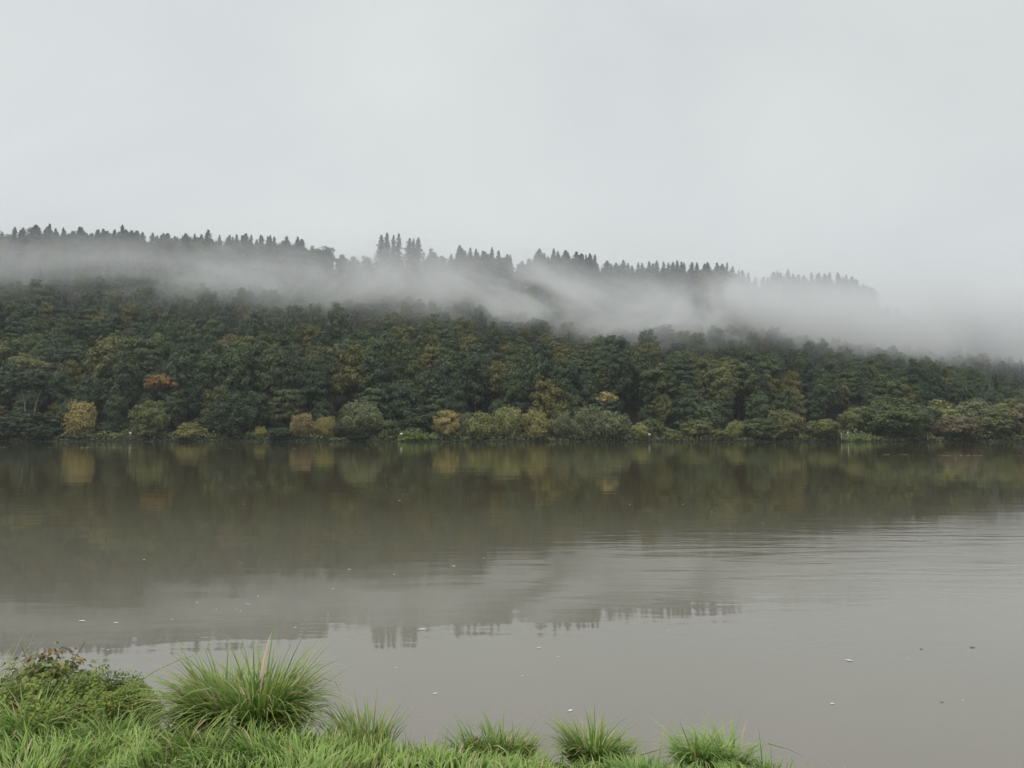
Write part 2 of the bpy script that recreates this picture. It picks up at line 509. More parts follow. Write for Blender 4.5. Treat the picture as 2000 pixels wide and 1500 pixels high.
def fir_mesh(seed, H, R, gappy=0.0, start=0.1):
    r = np.random.default_rng(seed)
    acc = Acc()
    nw = 34
    for k in range(nw):
        s = start + (1 - start) * (k / nw) ** 0.92
        z = s * H
        rad = R * (1 - s) ** 0.80 * r.uniform(0.70, 1.15) + 0.10
        if s < 0.25: rad *= 0.75 + s
        nb = r.integers(6, 10)
        a0 = r.uniform(0, 6.28)
        for b in range(nb):
            if r.uniform() < gappy: continue
            a = a0 + b * 2 * pi / nb + r.uniform(-0.25, 0.25)
            ln = rad * r.uniform(0.65, 1.15)
            m = 7
            u = (np.arange(m) + 0.7) / m
            d = np.array([cos(a), sin(a), 0])
            P = d[None] * (ln * u)[:, None]
            P[:, 2] = z - 0.30 * ln * u + 0.22 * ln * u ** 2 + r.normal(size=m) * 0.12
            Nn = np.array([[0, 0, 1.0]]) + d[None] * 0.35 + r.normal(size=(m, 3)) * 0.35
            V, f = cards(P, Nn, (0.16 * ln + 0.36) * r.uniform(0.7, 1.3, m), 1.5, d[None] + r.normal(size=(m, 3)) * 0.35 + np.array([[0, 0, -0.25]]), r)
            acc.add(V, f, np.repeat(np.clip(r.uniform(0.2, 0.8, m), 0, 1), 4))
    n = 16                                                # leader
    P = np.stack([r.normal(size=n) * 0.05, r.normal(size=n) * 0.05, r.uniform(0.95, 1.0, n) * H], 1)
    V, f = cards(P, r.normal(size=(n, 3)), 0.3, 1.5, np.array([[0, 0, 1.0]]) + r.normal(size=(n, 3)) * 0.5, r)
    acc.add(V, f)
    return acc.mesh('crown')

def make_tree(name, crown, trunk, loc, rotz, scale, label, cat, group, cmat, tmat):
    t = thing(name, loc, label, cat, group, rotz, scale)
    c = obj('crown', crown, cmat, t)
    if crown.materials[0] != cmat:
        c.material_slots[0].link = 'OBJECT'
        c.material_slots[0].material = cmat
    obj('trunk', trunk, tmat, t)
    return t

# ---------------------------------------------------------------- riverside trees (photo x, width, top y, depth behind waterline, look)
SHORE = [
 # px, w, top, depth, style, material, name, label
 (160, 56, 783, 3.0, 'tall', 'gold', 'yellow_tree', 'slender yellow autumn tree standing alone at the water between dark bushes', 'tree'),
 (293, 72, 785, 3.0, 'globe', 'olive', 'willow_tree', 'dense globe-shaped olive willow standing alone at the water', 'tree'),
 (373, 50, 826, 2.5, 'bush', 'yellowgreen', 'round_bush', 'low round yellow-green bush beside the globe-shaped willow', 'bush'),
 (95, 66, 832, 3.0, 'bush', 'dark', 'dark_bush', 'dark low bush at the water beside the slender yellow tree', 'bush'),
 (60, 120, 806, 7.0, 'bush', 'dark', 'dark_bush', 'broad dark bush right below the pale forked trunks', 'bush'),
 (215, 60, 822, 7.0, 'bush', 'dark', 'dark_bush', 'dark bush between the slender yellow tree and the globe-shaped willow', 'bush'),
 (400, 60, 815, 7.0, 'bush', 'dark', 'dark_bush', 'dark bush behind the low round yellow-green bush', 'bush'),
 (820, 80, 812, 9.0, 'bush', 'dark', 'dark_bush', 'dark bush behind the bright green grassy strip', 'bush'),
 (14, 56, 836, 3.0, 'bush', 'olive', 'olive_bush', 'low olive bush at the water under the pale forked trunks', 'bush'),
 (456, 92, 765, 5.0, 'big', 'dark', 'broadleaf_tree', 'tall dark green tree reaching down to the water beside the round yellow-green bush', 'tree'),
 (511, 26, 833, 2.0, 'bush', 'yellowgreen', 'small_bush', 'smallest yellow-green bush at the water, beside the tall dark green tree', 'bush'),
 (552, 56, 835, 2.5, 'bush', 'dark', 'dark_bush', 'dark green bush at the water beside the reddish tan willow', 'bush'),
 (591, 47, 808, 3.0, 'plume', 'tan', 'willow_tree', 'reddish tan willow at the water, the only one of that colour', 'tree'),
 (636, 40, 816, 3.0, 'plume', 'yellowgreen', 'willow_tree', 'small pale olive willow right beside the reddish tan one', 'tree'),
 (668, 40, 828, 4.0, 'bush', 'dark', 'dark_bush', 'dark bush between the small pale olive willow and the umbrella-shaped willow', 'bush'),
 (709, 74, 789, 3.5, 'umbrella', 'grey', 'willow_tree', 'umbrella-shaped grey-green willow with lobed crown over dark bushes', 'tree'),
 (700, 44, 838, 1.5, 'bush', 'dark', 'dark_bush', 'dark bush under the umbrella-shaped grey-green willow', 'bush'),
 (756, 52, 818, 4.0, 'bush', 'mid', 'shrub', 'ragged green shrub between the umbrella-shaped willow and the bright grass strip', 'bush'),
 (874, 50, 800, 3.0, 'layer', 'gold', 'golden_tree', 'golden orange tree beside the bright grass strip', 'tree'),
 (911, 26, 803, 3.5, 'tall', 'grey', 'willow_tree', 'narrow grey-green willow right beside the golden orange tree', 'tree'),
 (938, 62, 810, 3.0, 'plume', 'lime', 'willow_tree', 'grey-lime willow between the narrow willow and the light green peaked one', 'tree'),
 (994, 58, 797, 3.5, 'plume', 'lime', 'willow_tree', 'light green peaked willow, brightest green in the willow row', 'tree'),
 (1051, 60, 804, 3.0, 'plume', 'yellowgreen', 'willow_tree', 'yellow-tinged willow in the middle of the willow row', 'tree'),
 (1098, 46, 807, 3.0, 'plume', 'grey', 'willow_tree', 'grey-green willow right beside the yellow-tinged willow', 'tree'),
 (1148, 62, 798, 3.5, 'plume', 'grey', 'willow_tree', 'tallest grey-green willow of the willow row', 'tree'),
 (1196, 68, 804, 3.0, 'plume', 'grey', 'willow_tree', 'broad grey-green willow at the end of the willow row by the white marker board', 'tree'),
 (1249, 34, 826, 2.0, 'bush', 'lime', 'green_bush', 'bright green bush beside the white marker board', 'bush'),
 (1272, 46, 817, 5.0, 'bush', 'mid', 'green_bush', 'mid green bush behind the white marker board', 'bush'),
 (1300, 30, 835, 4.0, 'bush', 'grey', 'grey_bush', 'small grey bush beside the grass behind the white marker board', 'bush'),
 (1361, 64, 821, 4.0, 'layer', 'olive', 'olive_tree', 'low olive tree with yellowing top between two grass strips', 'tree'),
 (1404, 36, 838, 2.0, 'bush', 'olive', 'olive_bush', 'low olive bush between the low olive tree and the silvery willow', 'bush'),
 (1436, 34, 824, 2.5, 'plume', 'lime', 'willow_tree', 'small silvery pale willow among darker green bushes', 'tree'),
 (1476, 72, 819, 4.0, 'layer', 'mid', 'green_tree', 'spreading mid green tree right beside the small silvery willow', 'tree'),
 (1537, 66, 800, 5.0, 'tall', 'olive', 'olive_tree', 'tall ragged olive tree beside the rounded tan-olive willow', 'tree'),
 (1512, 50, 826, 2.5, 'bush', 'mid', 'shrub', 'green shrub at the water under the tall ragged olive tree', 'bush'),
 (1607, 68, 820, 3.0, 'globe', 'olive', 'willow_tree', 'rounded tan-olive willow beside the short mown grass and white posts', 'tree'),
 (1672, 62, 795, 14.0, 'layer', 'olive', 'olive_tree', 'olive tree standing behind the white posts and mown grass', 'tree'),
 (1727, 48, 774, 22.0, 'tall', 'mid', 'green_tree', 'tall green tree peeking out behind the big broad tree with the yellow streak', 'tree'),
 (1752, 118, 781, 5.0, 'big', 'mid', 'broadleaf_tree', 'biggest broad green tree at the water beside the mown grass', 'tree'),
 (1786, 34, 800, 3.0, 'tall', 'lime', 'poplar_tree', 'narrow yellow-green tree against the biggest broad green tree', 'tree'),
 (1812, 50, 790, 10.0, 'layer', 'dark', 'dark_tree', 'dark green tree behind the lone white post', 'tree'),
 (1840, 72, 782, 15.0, 'layer', 'lime', 'pale_tree', 'pale green tree rising behind the brown-olive shrub', 'tree'),
 (1868, 96, 814, 4.0, 'globe', 'brown', 'shrub', 'broad brown-olive shrub at the water beside the lone white post', 'bush'),
 (1905, 76, 779, 13.0, 'layer', 'grey', 'grey_tree', 'grey-green tree with domed crown rising behind the broad brown-olive shrub', 'tree'),
 (1945, 64, 800, 4.0, 'layer', 'mid', 'green_tree', 'leafy green tree at the water beside the broad brown-olive shrub', 'tree'),
 (1972, 86, 779, 9.0, 'layer', 'olive', 'olive_tree', 'olive tree with low sweeping branches over the water', 'tree'),
 (2010, 80, 786, 6.0, 'layer', 'brown', 'brown_tree', 'brownish tree beside the olive tree with low sweeping branches', 'tree'),
 (2075, 90, 790, 6.0, 'layer', 'mid', 'green_tree', 'green tree past the brownish tree at the water', 'tree'),
 (-50, 80, 815, 5.0, 'layer', 'dark', 'dark_tree', 'dark tree past the low olive bush under the pale forked trunks', 'tree'),
]
SHORT = {160: 'slender yellow tree', 293: 'globe-shaped willow', 456: 'tall dark waterside tree', 591: 'reddish tan willow', 636: 'small pale olive willow',
 709: 'umbrella-shaped willow', 874: 'golden orange tree', 911: 'narrow grey-green willow', 938: 'grey-lime willow', 994: 'light green peaked willow',
 1051: 'yellow-tinged willow', 1098: 'willow beside yellow-tinged one', 1148: 'tallest grey-green willow', 1196: 'broad grey-green willow', 1361: 'low olive tree',
 1436: 'small silvery willow', 1476: 'spreading mid green tree', 1537: 'tall ragged olive tree', 1607: 'rounded tan-olive willow', 1672: 'white-post olive tree',
 1727: 'tall peeking green tree', 1752: 'biggest broad green tree', 1786: 'narrow yellow-green tree', 1812: 'lone-post dark tree', 1840: 'pale green tree',
 1905: 'domed grey-green tree', 1945: 'leafy green waterside tree', 1972: 'sweeping-branched olive tree', 2010: 'brownish tree', 2075: 'outermost green tree', -50: 'outermost dark tree'}
PRO = {}          # (style, k) -> crown, trunk with unit height
def shore_proto(style, seed):
    if style == 'globe':    c = crown_mesh(seed, 0.50, 0.50, 0.50, 90, 40, 0.060, 0.8, 0.26, 'willow')
    elif style == 'tall':   c = crown_mesh(seed, 0.50, 0.52, 0.50, 60, 36, 0.062, 0.8, 0.34, 'broad')
    elif style == 'bush':   c = crown_mesh(seed, 0.50, 0.60, 0.42, 50, 34, 0.095, 0.9, 0.36, 'broad')
    elif style == 'big':    c = crown_mesh(seed, 0.50, 0.52, 0.49, 100, 46, 0.052, 0.75, 0.26, 'broad')
    elif style == 'plume':  c = crown_mesh(seed, 0.50, 0.54, 0.47, 46, 56, 0.060, 1.15, 0.36, 'willow', 1.25)
    elif style == 'umbrella': c = crown_mesh(seed, 0.52, 0.40, 0.62, 44, 60, 0.055, 1.0, 0.36, 'willow')
    else:                   c = crown_mesh(seed, 0.50, 0.52, 0.50, 64, 40, 0.070, 0.6, 0.33, 'broad')
    return c, trunk_mesh(seed + 1, 0.72, 0.028, 0.4, 0.5, 6)
for i, (px, wd, top, dep, style, mat, nm, lab, cat) in enumerate(SHORE):
    key = (style, i)
    crown, trunk = shore_proto(style, 100 + i)
    u, _ = ray(px, 850)
    Y = 190.0
    for _ in range(4):
        Y = float(bank_line(u * Y)) + dep
    X = u * Y
    zg = float(ground(X, Y))
    zt = CAMZ + ray(px, top)[1] * Y
    h = (zt - zg) * 1.0
    wm = wd / F * Y * 1.0
    g = {'tree': 'trees along the far waterside', 'bush': 'bushes along the far waterside'}[cat]
    make_tree(nm, crown, trunk, (X, Y, zg), 0.0, (wm, wm, h), lab, cat, g, M[mat], M['bark'])

# ---------------------------------------------------------------- wood on the hillside
styles = ['with a rounded crown', 'with a tall crown', 'with a layered crown', 'with a broad crown']
VAR = []
for k in range(12):
    s = k % 4
    seed = 300 + k
    if s == 0:   c = crown_mesh(seed, 5.6, 7.0, 11.5, 64, 42, 0.82, 0.70, 0.30)
    elif s == 1: c = crown_mesh(seed, 4.6, 8.6, 12.0, 64, 40, 0.78, 0.75, 0.36)
    elif s == 2: c = crown_mesh(seed, 6.0, 6.6, 11.5, 70, 42, 0.85, 0.42, 0.32)
    else:        c = crown_mesh(seed, 6.8, 6.4, 11.0, 84, 42, 0.85, 0.60, 0.27)
    tr = trunk_mesh(seed + 50, 15.0, 0.32, 5.0, 11.0, 6)
    c.materials.append(M['forest']); tr.materials.append(M['bark'])
    VAR.append((c, tr, styles[s]))
FIRS = []
for k in range(6):
    c = fir_mesh(400 + k, 20.0, [5.4, 4.8, 5.8, 4.3, 5.2, 4.6][k], [0.0, 0.1, 0.05, 0.2, 0.12, 0.25][k], [0.08, 0.12, 0.05, 0.2, 0.15, 0.22][k])
    a = Acc()
    V, f = tube([(0, 0, -0.6), (0, 0, 6), (0.05, 0, 13), (0, 0, 19.5)], [0.30, 0.24, 0.14, 0.03], 7); a.add(V, f)
    tr = a.mesh('trunk', True)
    c.materials.append(M['fir']); tr.materials.append(M['bark'])
    FIRS.append((c, tr))

pts = []
sp = 8.5
yy = 200.0
row = 0
while yy < 640:
    xx = -420 + (row % 2) * sp / 2
    while xx < 640:
        x = xx + rng.uniform(-2.6, 2.6); y = yy + rng.uniform(-2.6, 2.6)
        pts.append((x, y))
        xx += sp
    yy += sp * 0.95
    row += 1
    sp = float(np.interp(yy, [205, 260, 330, 420], [8.6, 7.6, 6.4, 7.2]))
P = np.array(pts)
yf = np.maximum(np.interp(P[:, 0], FOOT[:, 0], FOOT[:, 1]), bank_line(P[:, 0]) + 10)
yr = np.interp(P[:, 0], RIDGE[:, 0], RIDGE[:, 1])
uu = P[:, 0] / P[:, 1]
keep = (P[:, 1] > yf - 1) & (P[:, 1] < yr + 8) & (np.abs(uu) < 0.98)
P, yf, yr, uu = P[keep], yf[keep], yr[keep], uu[keep]
Z = ground(P[:, 0], P[:, 1])
n = len(P)
sink = np.clip((14 - (P[:, 1] - yf)) / 14, 0, 1) * 4.5 + 0.3
pick = rng.integers(0, 12, n)
scl = rng.uniform(0.75, 1.25, n) * np.interp(P[:, 1], [205, 250, 330, 500], [1.06, 0.90, 0.68, 0.70]) * np.interp(P[:, 0], [-40, 90], [1.0, 0.80]) * np.where((P[:, 1] - yf) < 8, 0.8, 1.0)
scl = np.where(yr - P[:, 1] < 22, np.minimum(scl, 0.78), scl)
szr = rng.uniform(0.88, 1.15, n)
rot = rng.uniform(0, 6.28, n)
slim = rng.uniform(0.72, 0.95, n)
conif = (rng.uniform(size=n) < np.clip((P[:, 0] - 170) / 260, 0, 0.55)) | ((rng.uniform(size=n) < 0.5) & (yr - P[:, 1] < 34))
inframe = np.abs(uu) < 0.715
order = np.argsort(np.where(inframe & ~conif, np.hypot(P[:, 0], P[:, 1]), 1e9))
indiv = order[:290]
isind = np.zeros(n, bool); isind[indiv] = True

# coloured trees of the wood picked out by where they show
cpx, cpy = proj(P[:, 0], P[:, 1], Z + 13 * scl)
SPECIAL = [
           (645, 700, 'olive', 'large olive-tinged oak rising above the dark trees behind the reddish tan willow'),
           (1420, 765, 'olive', 'olive tree low on the slope behind the low olive tree with yellowing top'),
           (1540, 770, 'olive', 'olive-tinged tree low on the slope behind the tall ragged olive tree'),
           (215, 720, 'olive', 'brownish olive tree on the slope beside the small orange autumn tree'),
           (1010, 735, 'brown', 'brownish tree on the slope behind the light green peaked willow'),
           (1305, 715, 'brown', 'brownish tree among bare grey trunks on the slope'),
           (60, 640, 'olive', 'olive tree on the slope above the pale forked trunks'),
           (460, 660, 'brown', 'brownish tree on the slope above the tall dark waterside tree')]
special = {}
for px, py, mt, lab in SPECIAL:
    d = np.where(isind, np.hypot(cpx - px, cpy - py), 1e9)
    for k in special: d[k] = 1e9
    special[int(np.argmin(d))] = (mt, lab)

crowns_used, trunks_used = {}, {}
GW = 'broadleaf trees in the wood on the hillside'
for i in indiv:
    c, tr, sty = VAR[pick[i]]
    s = scl[i]
    t_rel = (P[i, 1] - yf[i]) / (yr[i] - yf[i])
    if i in special:
        mt, lab = special[int(i)]
        mat = M[mt]
    else:
        mat = M['forest']
        near = min((q for q in SHORE if q[8] == 'tree'), key=lambda q: abs(q[0] - cpx[i]))
        short = SHORT[near[0]]
        if P[i, 1] - yf[i] < 10:
            lab = 'green tree %s at slope foot behind %s' % (sty, short)
        else:
            lab = 'green tree %s on %s slope uphill behind %s' % (sty, 'lower' if t_rel < 0.28 else 'middle' if t_rel < 0.6 else 'upper', short)
    if i in special and special[int(i)][0] in ('orange', 'yellowgreen'): s = 0.62
    t = make_tree('broadleaf_tree', c, tr, (P[i, 0], P[i, 1], Z[i] - sink[i]), rot[i], (s * slim[i], s * slim[i], s * szr[i]), lab, 'tree', GW, mat, M['bark'])
    if mat == M['forest']:
        crowns_used.setdefault(pick[i], t.children[0] if t.children[0].name.startswith('crown') else t.children[1])

for q, (px, py, wpx, hpx, Y, mt_, lab) in enumerate([
        (313, 747, 50, 32, 206.0, 'orange', 'small orange autumn tree in the dark wood, the only orange one'),
        (1185, 781, 40, 30, 207.0, 'gold', 'small bright yellow tree in the wood behind the broad grey-green willow'),
        (1075, 764, 36, 30, 208.0, 'yellowgreen', 'small yellow-green tree in the wood behind the yellow-tinged willow')]):
    u, v = ray(px, py); X = u * Y; zg = float(ground(X, Y)); zc = CAMZ + v * Y - zg
    rx_, rz_ = wpx / F * Y / 2, hpx / F * Y / 2
    make_tree('autumn_tree', crown_mesh(960 + q, rx_, rz_, zc, 34, 26, 0.7, 0.5, 0.36), trunk_mesh(970 + q, zc, 0.16, rx_, zc, 5), (X, Y, zg), 0.0, (1, 1, 1), lab, 'tree', GW, M[mt_], M['bark'])

# ---------------------------------------------------------------- ridge conifers (photo x, top y)
RF = [(26,441),(45,443),(68,438),(90,435),(122,443),(154,442),(163,443),(189,445.5),(205,446),(219,447),(240,439),(256,449),(270,450),(280,452),(297,453),
 (317,455),(326,454),(342,460),(359,454),(381,453),(408,447),(429,458),(450,459),(460,458),(478,454),(490,458),(513,456),(528,457),(541,461),(560,460),(577,462),(590,465),
 (878,494),(895.5,476),(904,483),(916,484),(931,484),(944,488),(950,490),(963,482),(972,488),(990,495),(997,496),
 (1048,490),(1055,485),(1074,485),(1086,490),(1099,489),(1105,491),(1112,489),(1121,491),(1130,494),(1137,493),(1145,496),(1153,495),(1163,496),(1184,508),(1194,514),(1204,512),
 (1214,507),(1226,512),(1237,516),(1246,512),(1257,512),(1266,509),(1275,513),(1283,508),(1297,508),(1306,512),(1315,511),(1324,508),(1332,510),(1339,511),(1349,511),(1361,511),(1375,514),
 (1385,511),(1400,512),(1408,514),(1417,511),(1431,518),(1441,526),(1453,527),(1459,531),(1474,541),(1488,539),(1510,529),(1519,527),(1529,531),(1539,527),(1550,534),(1561,535),(1572,536),(1585,531),
 (1595,534),(1604,531),(1614,533),(1622,531),(1634,531),(1642,534),(1650,535),(1662,539),(1668,543),(1675,546)]
SEVEN = [(745,458),(756,453),(769,458),(779,455),(800,464),(808,465),(817,463)]
SEVEN_LAB = ['left-leaning dark fir', 'tallest dark fir', 'narrow dark fir', 'gappy dark fir', 'broad dark fir', 'slim dark fir', 'ragged dark fir']
def ridge_fir(px, top, lab, group, k, off=0.0, ws=1.0):
    u, _ = ray(px, top)
    Y = 380.0
    for _ in range(6):
        Y = float(np.interp(u * Y, RIDGE[:, 0], RIDGE[:, 1])) + off
    X = u * Y
    zg = float(ground(X, Y))
    zt = CAMZ + ray(px, top)[1] * Y
    h = max(8.0, zt - zg)
    c, tr = FIRS[k]
    s = h / 20.0
    sw = ws * (0.55 * s + 0.75)
    return make_tree('fir_tree', c, tr, (X, Y, zg - 0.2), random.uniform(0, 6.28), (sw, sw, s), lab, 'tree', group, M['fir'], M['bark'])
first_fir = []
for i, (px, top) in enumerate(RF):
    if px < 600: lab = 'fir standing in the long unbroken row along the highest stretch of the ridge'
    elif px < 1010: lab = 'fir in the short row on the ridge next to the tall group of seven'
    elif px < 1175: lab = 'fir in the dense tall cluster on the ridge between two gaps'
    elif px < 1480: lab = 'fir in the long even row on the ridge past the dense cluster'
    else: lab = 'fir on the last fading stretch of ridge above the fog'
    k = i % 6
    first_fir.append(ridge_fir(px, top, lab, 'firs along the ridge', k, random.uniform(-3, 5), random.uniform(0.65, 1.5)))
    first_fir[-1].rotation_euler = (random.gauss(0, 0.03), random.gauss(0, 0.035), random.uniform(0, 6.28))
for i, (px, top) in enumerate(SEVEN):
    ridge_fir(px, top, 'fir in the tall group of seven standing alone on the ridge', 'seven firs standing alone on the ridge', (4, 1, 3, 5, 2, 3, 4)[i], 0, (1.1, 0.95, 0.85, 0.95, 1.1, 0.8, 1.1)[i])
# ridge broadleaves between the firs
for i, (px, top, wd) in enumerate([(612, 480, 40), (637, 484, 44), (668, 495, 26), (692, 498, 26), (716, 499, 26), (846, 491, 30), (864, 497, 26), (835, 499, 24), (1020, 512, 36), (1036, 508, 30)]):
    u, _ = ray(px, top)
    Y = 375.0
    for _ in range(6):
        Y = float(np.interp(u * Y, RIDGE[:, 0], RIDGE[:, 1]))
    X = u * Y; zg = float(ground(X, Y)); zt = CAMZ + ray(px, top)[1] * Y
    s = max(5.0, zt - zg) / 18.5
    sw = wd / F * Y / 12.0
    c, tr, sty = VAR[(i * 5) % 12]
    lab = 'broadleaf tree on the ridge between the long fir row and the group of seven' if px < 735 else 'broadleaf tree on the ridge between the group of seven and the short fir row' if px < 900 else 'broadleaf tree on the ridge in the gap before the dense fir cluster'
    make_tree('ridge_tree', c, tr, (X, Y, zg - 0.2), i * 1.7, (sw, sw, s), lab, 'tree', 'broadleaf trees on the ridge', M['forest'], M['bark'])

# trees right behind the ridge row close the gaps between the firs
rt = np.array(RF)
xe, ye, ze, se = [], [], [], []
for px in np.arange(-60, 1690, 3.6):
    if 596 < px < 880 or 1002 < px < 1045: continue
    ylo = np.interp(px, rt[:, 0], rt[:, 1]) + rng.uniform(3, 26)
    u, v = ray(px, ylo); Y = 380.0; off = rng.uniform(5, 12)
    for _ in range(6): Y = float(np.interp(u * Y, RIDGE[:, 0], RIDGE[:, 1])) + off
    zg = float(ground(u * Y, Y)); hh = CAMZ + v * Y - zg
    if hh < 5: continue
    xe.append(u * Y); ye.append(Y); ze.append(zg); se.append(hh / 20)
ne_ = len(xe)
P = np.vstack([P, np.stack([xe, ye], 1)]); Z = np.concatenate([Z, ze]); sink = np.concatenate([sink, np.full(ne_, 0.2)])
se = np.array(se)
pick = np.concatenate([pick, rng.integers(0, 12, ne_)]); rot = np.concatenate([rot, rng.uniform(0, 6.28, ne_)])
scl = np.concatenate([scl, se * 0.6 + 0.5]); szr = np.concatenate([szr, se / (se * 0.6 + 0.5)])
slim = np.concatenate([slim, np.ones(ne_)]); conif = np.concatenate([conif, rng.uniform(size=ne_) < 0.7]); isind = np.concatenate([isind, np.zeros(ne_, bool)])

# the rest of the wood: one mass, instanced on points
for k in range(12):
    if k not in crowns_used:
        crowns_used[k] = [o for o in COL.objects if o.data == VAR[k][0]][0]
rest = ~isind
colA = bpy.data.collections.new('wood crowns')
colF = bpy.data.collections.new('fir crowns')
srcA = sorted([crowns_used[k] for k in range(12)], key=lambda o: o.name)
for o in srcA: colA.objects.link(o)
for o in sorted([first_fir[k].children[0] if first_fir[k].children[0].name.startswith('crown') else first_fir[k].children[1] for k in range(6)], key=lambda o: o.name):
    colF.objects.link(o)
me = bpy.data.meshes.new('wood')
Pr = np.stack([P[rest, 0], P[rest, 1], (Z - sink)[rest]], 1).astype(np.float32)
me.vertices.add(len(Pr)); me.vertices.foreach_set('co', Pr.ravel())
def fattr(nm, typ, a):
    at = me.attributes.new(nm, typ, 'POINT'); at.data.foreach_set('value' if typ != 'FLOAT_VECTOR' else 'vector', a)
fattr('pick', 'INT', pick[rest].astype(np.int32))
fattr('rotz', 'FLOAT', rot[rest].astype(np.float32))
sv = np.stack([scl * slim, scl * slim, scl * szr], 1)[rest].astype(np.float32)
fattr('scl', 'FLOAT_VECTOR', sv.ravel())
fattr('fir', 'INT', conif[rest].astype(np.int32))
wood = obj('wood', me)
tag(wood, 'dense mixed wood covering the upper hillside below the fog', 'wood', kind='stuff')
ng = bpy.data.node_groups.new('wood', 'GeometryNodeTree')
ng.interface.new_socket('Geometry', in_out='INPUT', socket_type='NodeSocketGeometry')
ng.interface.new_socket('Geometry', in_out='OUTPUT', socket_type='NodeSocketGeometry')
G = ng.nodes.new
gi, go = G('NodeGroupInput'), G('NodeGroupOutput')
jn = G('GeometryNodeJoinGeometry')
def nattr(nm, typ):
    a = G('GeometryNodeInputNamedAttribute'); a.data_type = typ; a.inputs['Name'].default_value = nm
    return [s for s in a.outputs if s.enabled and s.name == 'Attribute'][0]
cmb = G('ShaderNodeCombineXYZ'); ng.links.new(nattr('rotz', 'FLOAT'), cmb.inputs['Z'])
for coll, val in ((colA, 0), (colF, 1)):
    ci = G('GeometryNodeCollectionInfo'); ci.inputs['Collection'].default_value = coll
    ci.inputs['Separate Children'].default_value = True; ci.inputs['Reset Children'].default_value = True
    cmpn = G('FunctionNodeCompare'); cmpn.data_type = 'INT'; cmpn.operation = 'EQUAL'
    ia = [s for s in cmpn.inputs if s.enabled]
    ng.links.new(nattr('fir', 'INT'), ia[0]); ia[1].default_value = val
    ip = G('GeometryNodeInstanceOnPoints')
    ng.links.new(gi.outputs[0], ip.inputs['Points'])
    ng.links.new(cmpn.outputs[0], ip.inputs['Selection'])
    ng.links.new(ci.outputs[0], ip.inputs['Instance'])
    ip.inputs['Pick Instance'].default_value = True
    ng.links.new(nattr('pick', 'INT'), ip.inputs['Instance Index'])
    ng.links.new(cmb.outputs[0], ip.inputs['Rotation'])
    ng.links.new(nattr('scl', 'FLOAT_VECTOR'), ip.inputs['Scale'])
    ng.links.new(ip.outputs[0], jn.inputs[0])
ng.links.new(jn.outputs[0], go.inputs[0])
md = wood.modifiers.new('wood', 'NODES'); md.node_group = ng

# ---------------------------------------------------------------- bare dead trunks on the slope
def snag(px, top, base, Ysl, r0, label, group='bare dead trunks on the slope'):
    u, _ = ray(px, (top + base) / 2)
    X = u * Ysl
    zg = float(ground(X, Ysl))
    zt = CAMZ + ray(px, top)[1] * Ysl
    h = max(zt - zg, 6)
    r = np.random.default_rng(int(px * 7))
    a = Acc()
    z = np.linspace(-0.4, h, 9)
    sw = np.cumsum(r.normal(size=(9, 2)) * 0.10, 0)
    V, f = tube(np.stack([sw[:, 0], sw[:, 1], z], 1), r0 * (1 - 0.75 * np.clip(z / h, 0, 1)), 6); a.add(V, f)
    t = thing('dead_tree', (X, Ysl, zg), label, 'tree', group)
    obj('trunk', a.mesh('trunk', True), M['pale_bark'], t)
    for k in range(7):
        b = Acc()
        s = r.uniform(0.55, 0.98); an = r.uniform(0, 6.28); ln = r.uniform(0.8, 1.8)
        p0 = np.array([np.interp(s * h, z, sw[:, 0]), np.interp(s * h, z, sw[:, 1]), s * h])
        p = [p0, p0 + ln * 0.5 * np.array([cos(an), sin(an), 0.3]), p0 + ln * np.array([cos(an), sin(an), 0.75])]
        V, f = tube(p, [r0 * 0.25, r0 * 0.16, 0.02], 5); b.add(V, f)
        obj('branch', b.mesh('branch', True), M['pale_bark'], t)
for k, (px, top, base, Y) in enumerate([(1236, 612, 645, 306), (1246, 603, 650, 308), (1251, 600, 650, 310), (1266, 620, 650, 306), (1276, 606, 650, 311), (1288, 625, 650, 304)]):
    snag(px, top, base, Y, 0.26, 'thin pale dead trunk in the bare stand just under the fog')
for k, (px, top, base, Y) in enumerate([(1286, 716, 748, 244), (1291, 722, 750, 243), (1298, 719, 748, 245), (1323, 722, 745, 246), (1146, 706, 728, 246), (1213, 712, 735, 244)]):
    snag(px, top, base, Y, 0.16, 'thin grey dead trunk standing among green crowns low on the slope')
# two pale forked trunks
for k, (px, top, lean) in enumerate([(51, 772, -2.2), (66, 774, 1.8)]):
    u, _ = ray(px, 795)
    Y = 203.0; X = u * Y; zg = float(ground(X, Y))
    zt = CAMZ + ray(px, top)[1] * Y
    a = Acc(); h = zt - zg
    V, f = tube([(0, 0, -0.4), (0.02 * lean, 0, h * 0.5), (0.25 * lean, 0.2, h * 0.8), (0.8 * lean, 0.4, h + 1.5), (1.5 * lean, 0.6, h + 4)], [0.24, 0.2, 0.17, 0.13, 0.04], 7); a.add(V, f)
    V, f = tube([(0.25 * lean, 0.2, h * 0.8), (-0.2 * lean, 0.4, h), (-0.5 * lean, 0.6, h + 3)], [0.12, 0.09, 0.03], 6); a.add(V, f)
    t = thing('birch_tree', (X, Y, zg), 'pale bare forked trunk under a layered green crown above the bank', 'tree', 'pale forked trunks above the bank')
    obj('trunk', a.mesh('trunk', True), M['pale_bark'], t)
    c = obj('crown', crown_mesh(900 + k, 3.8, 3.2, h + 4.5, 40, 34, 0.8, 0.45, 0.34), M['dark'], t)

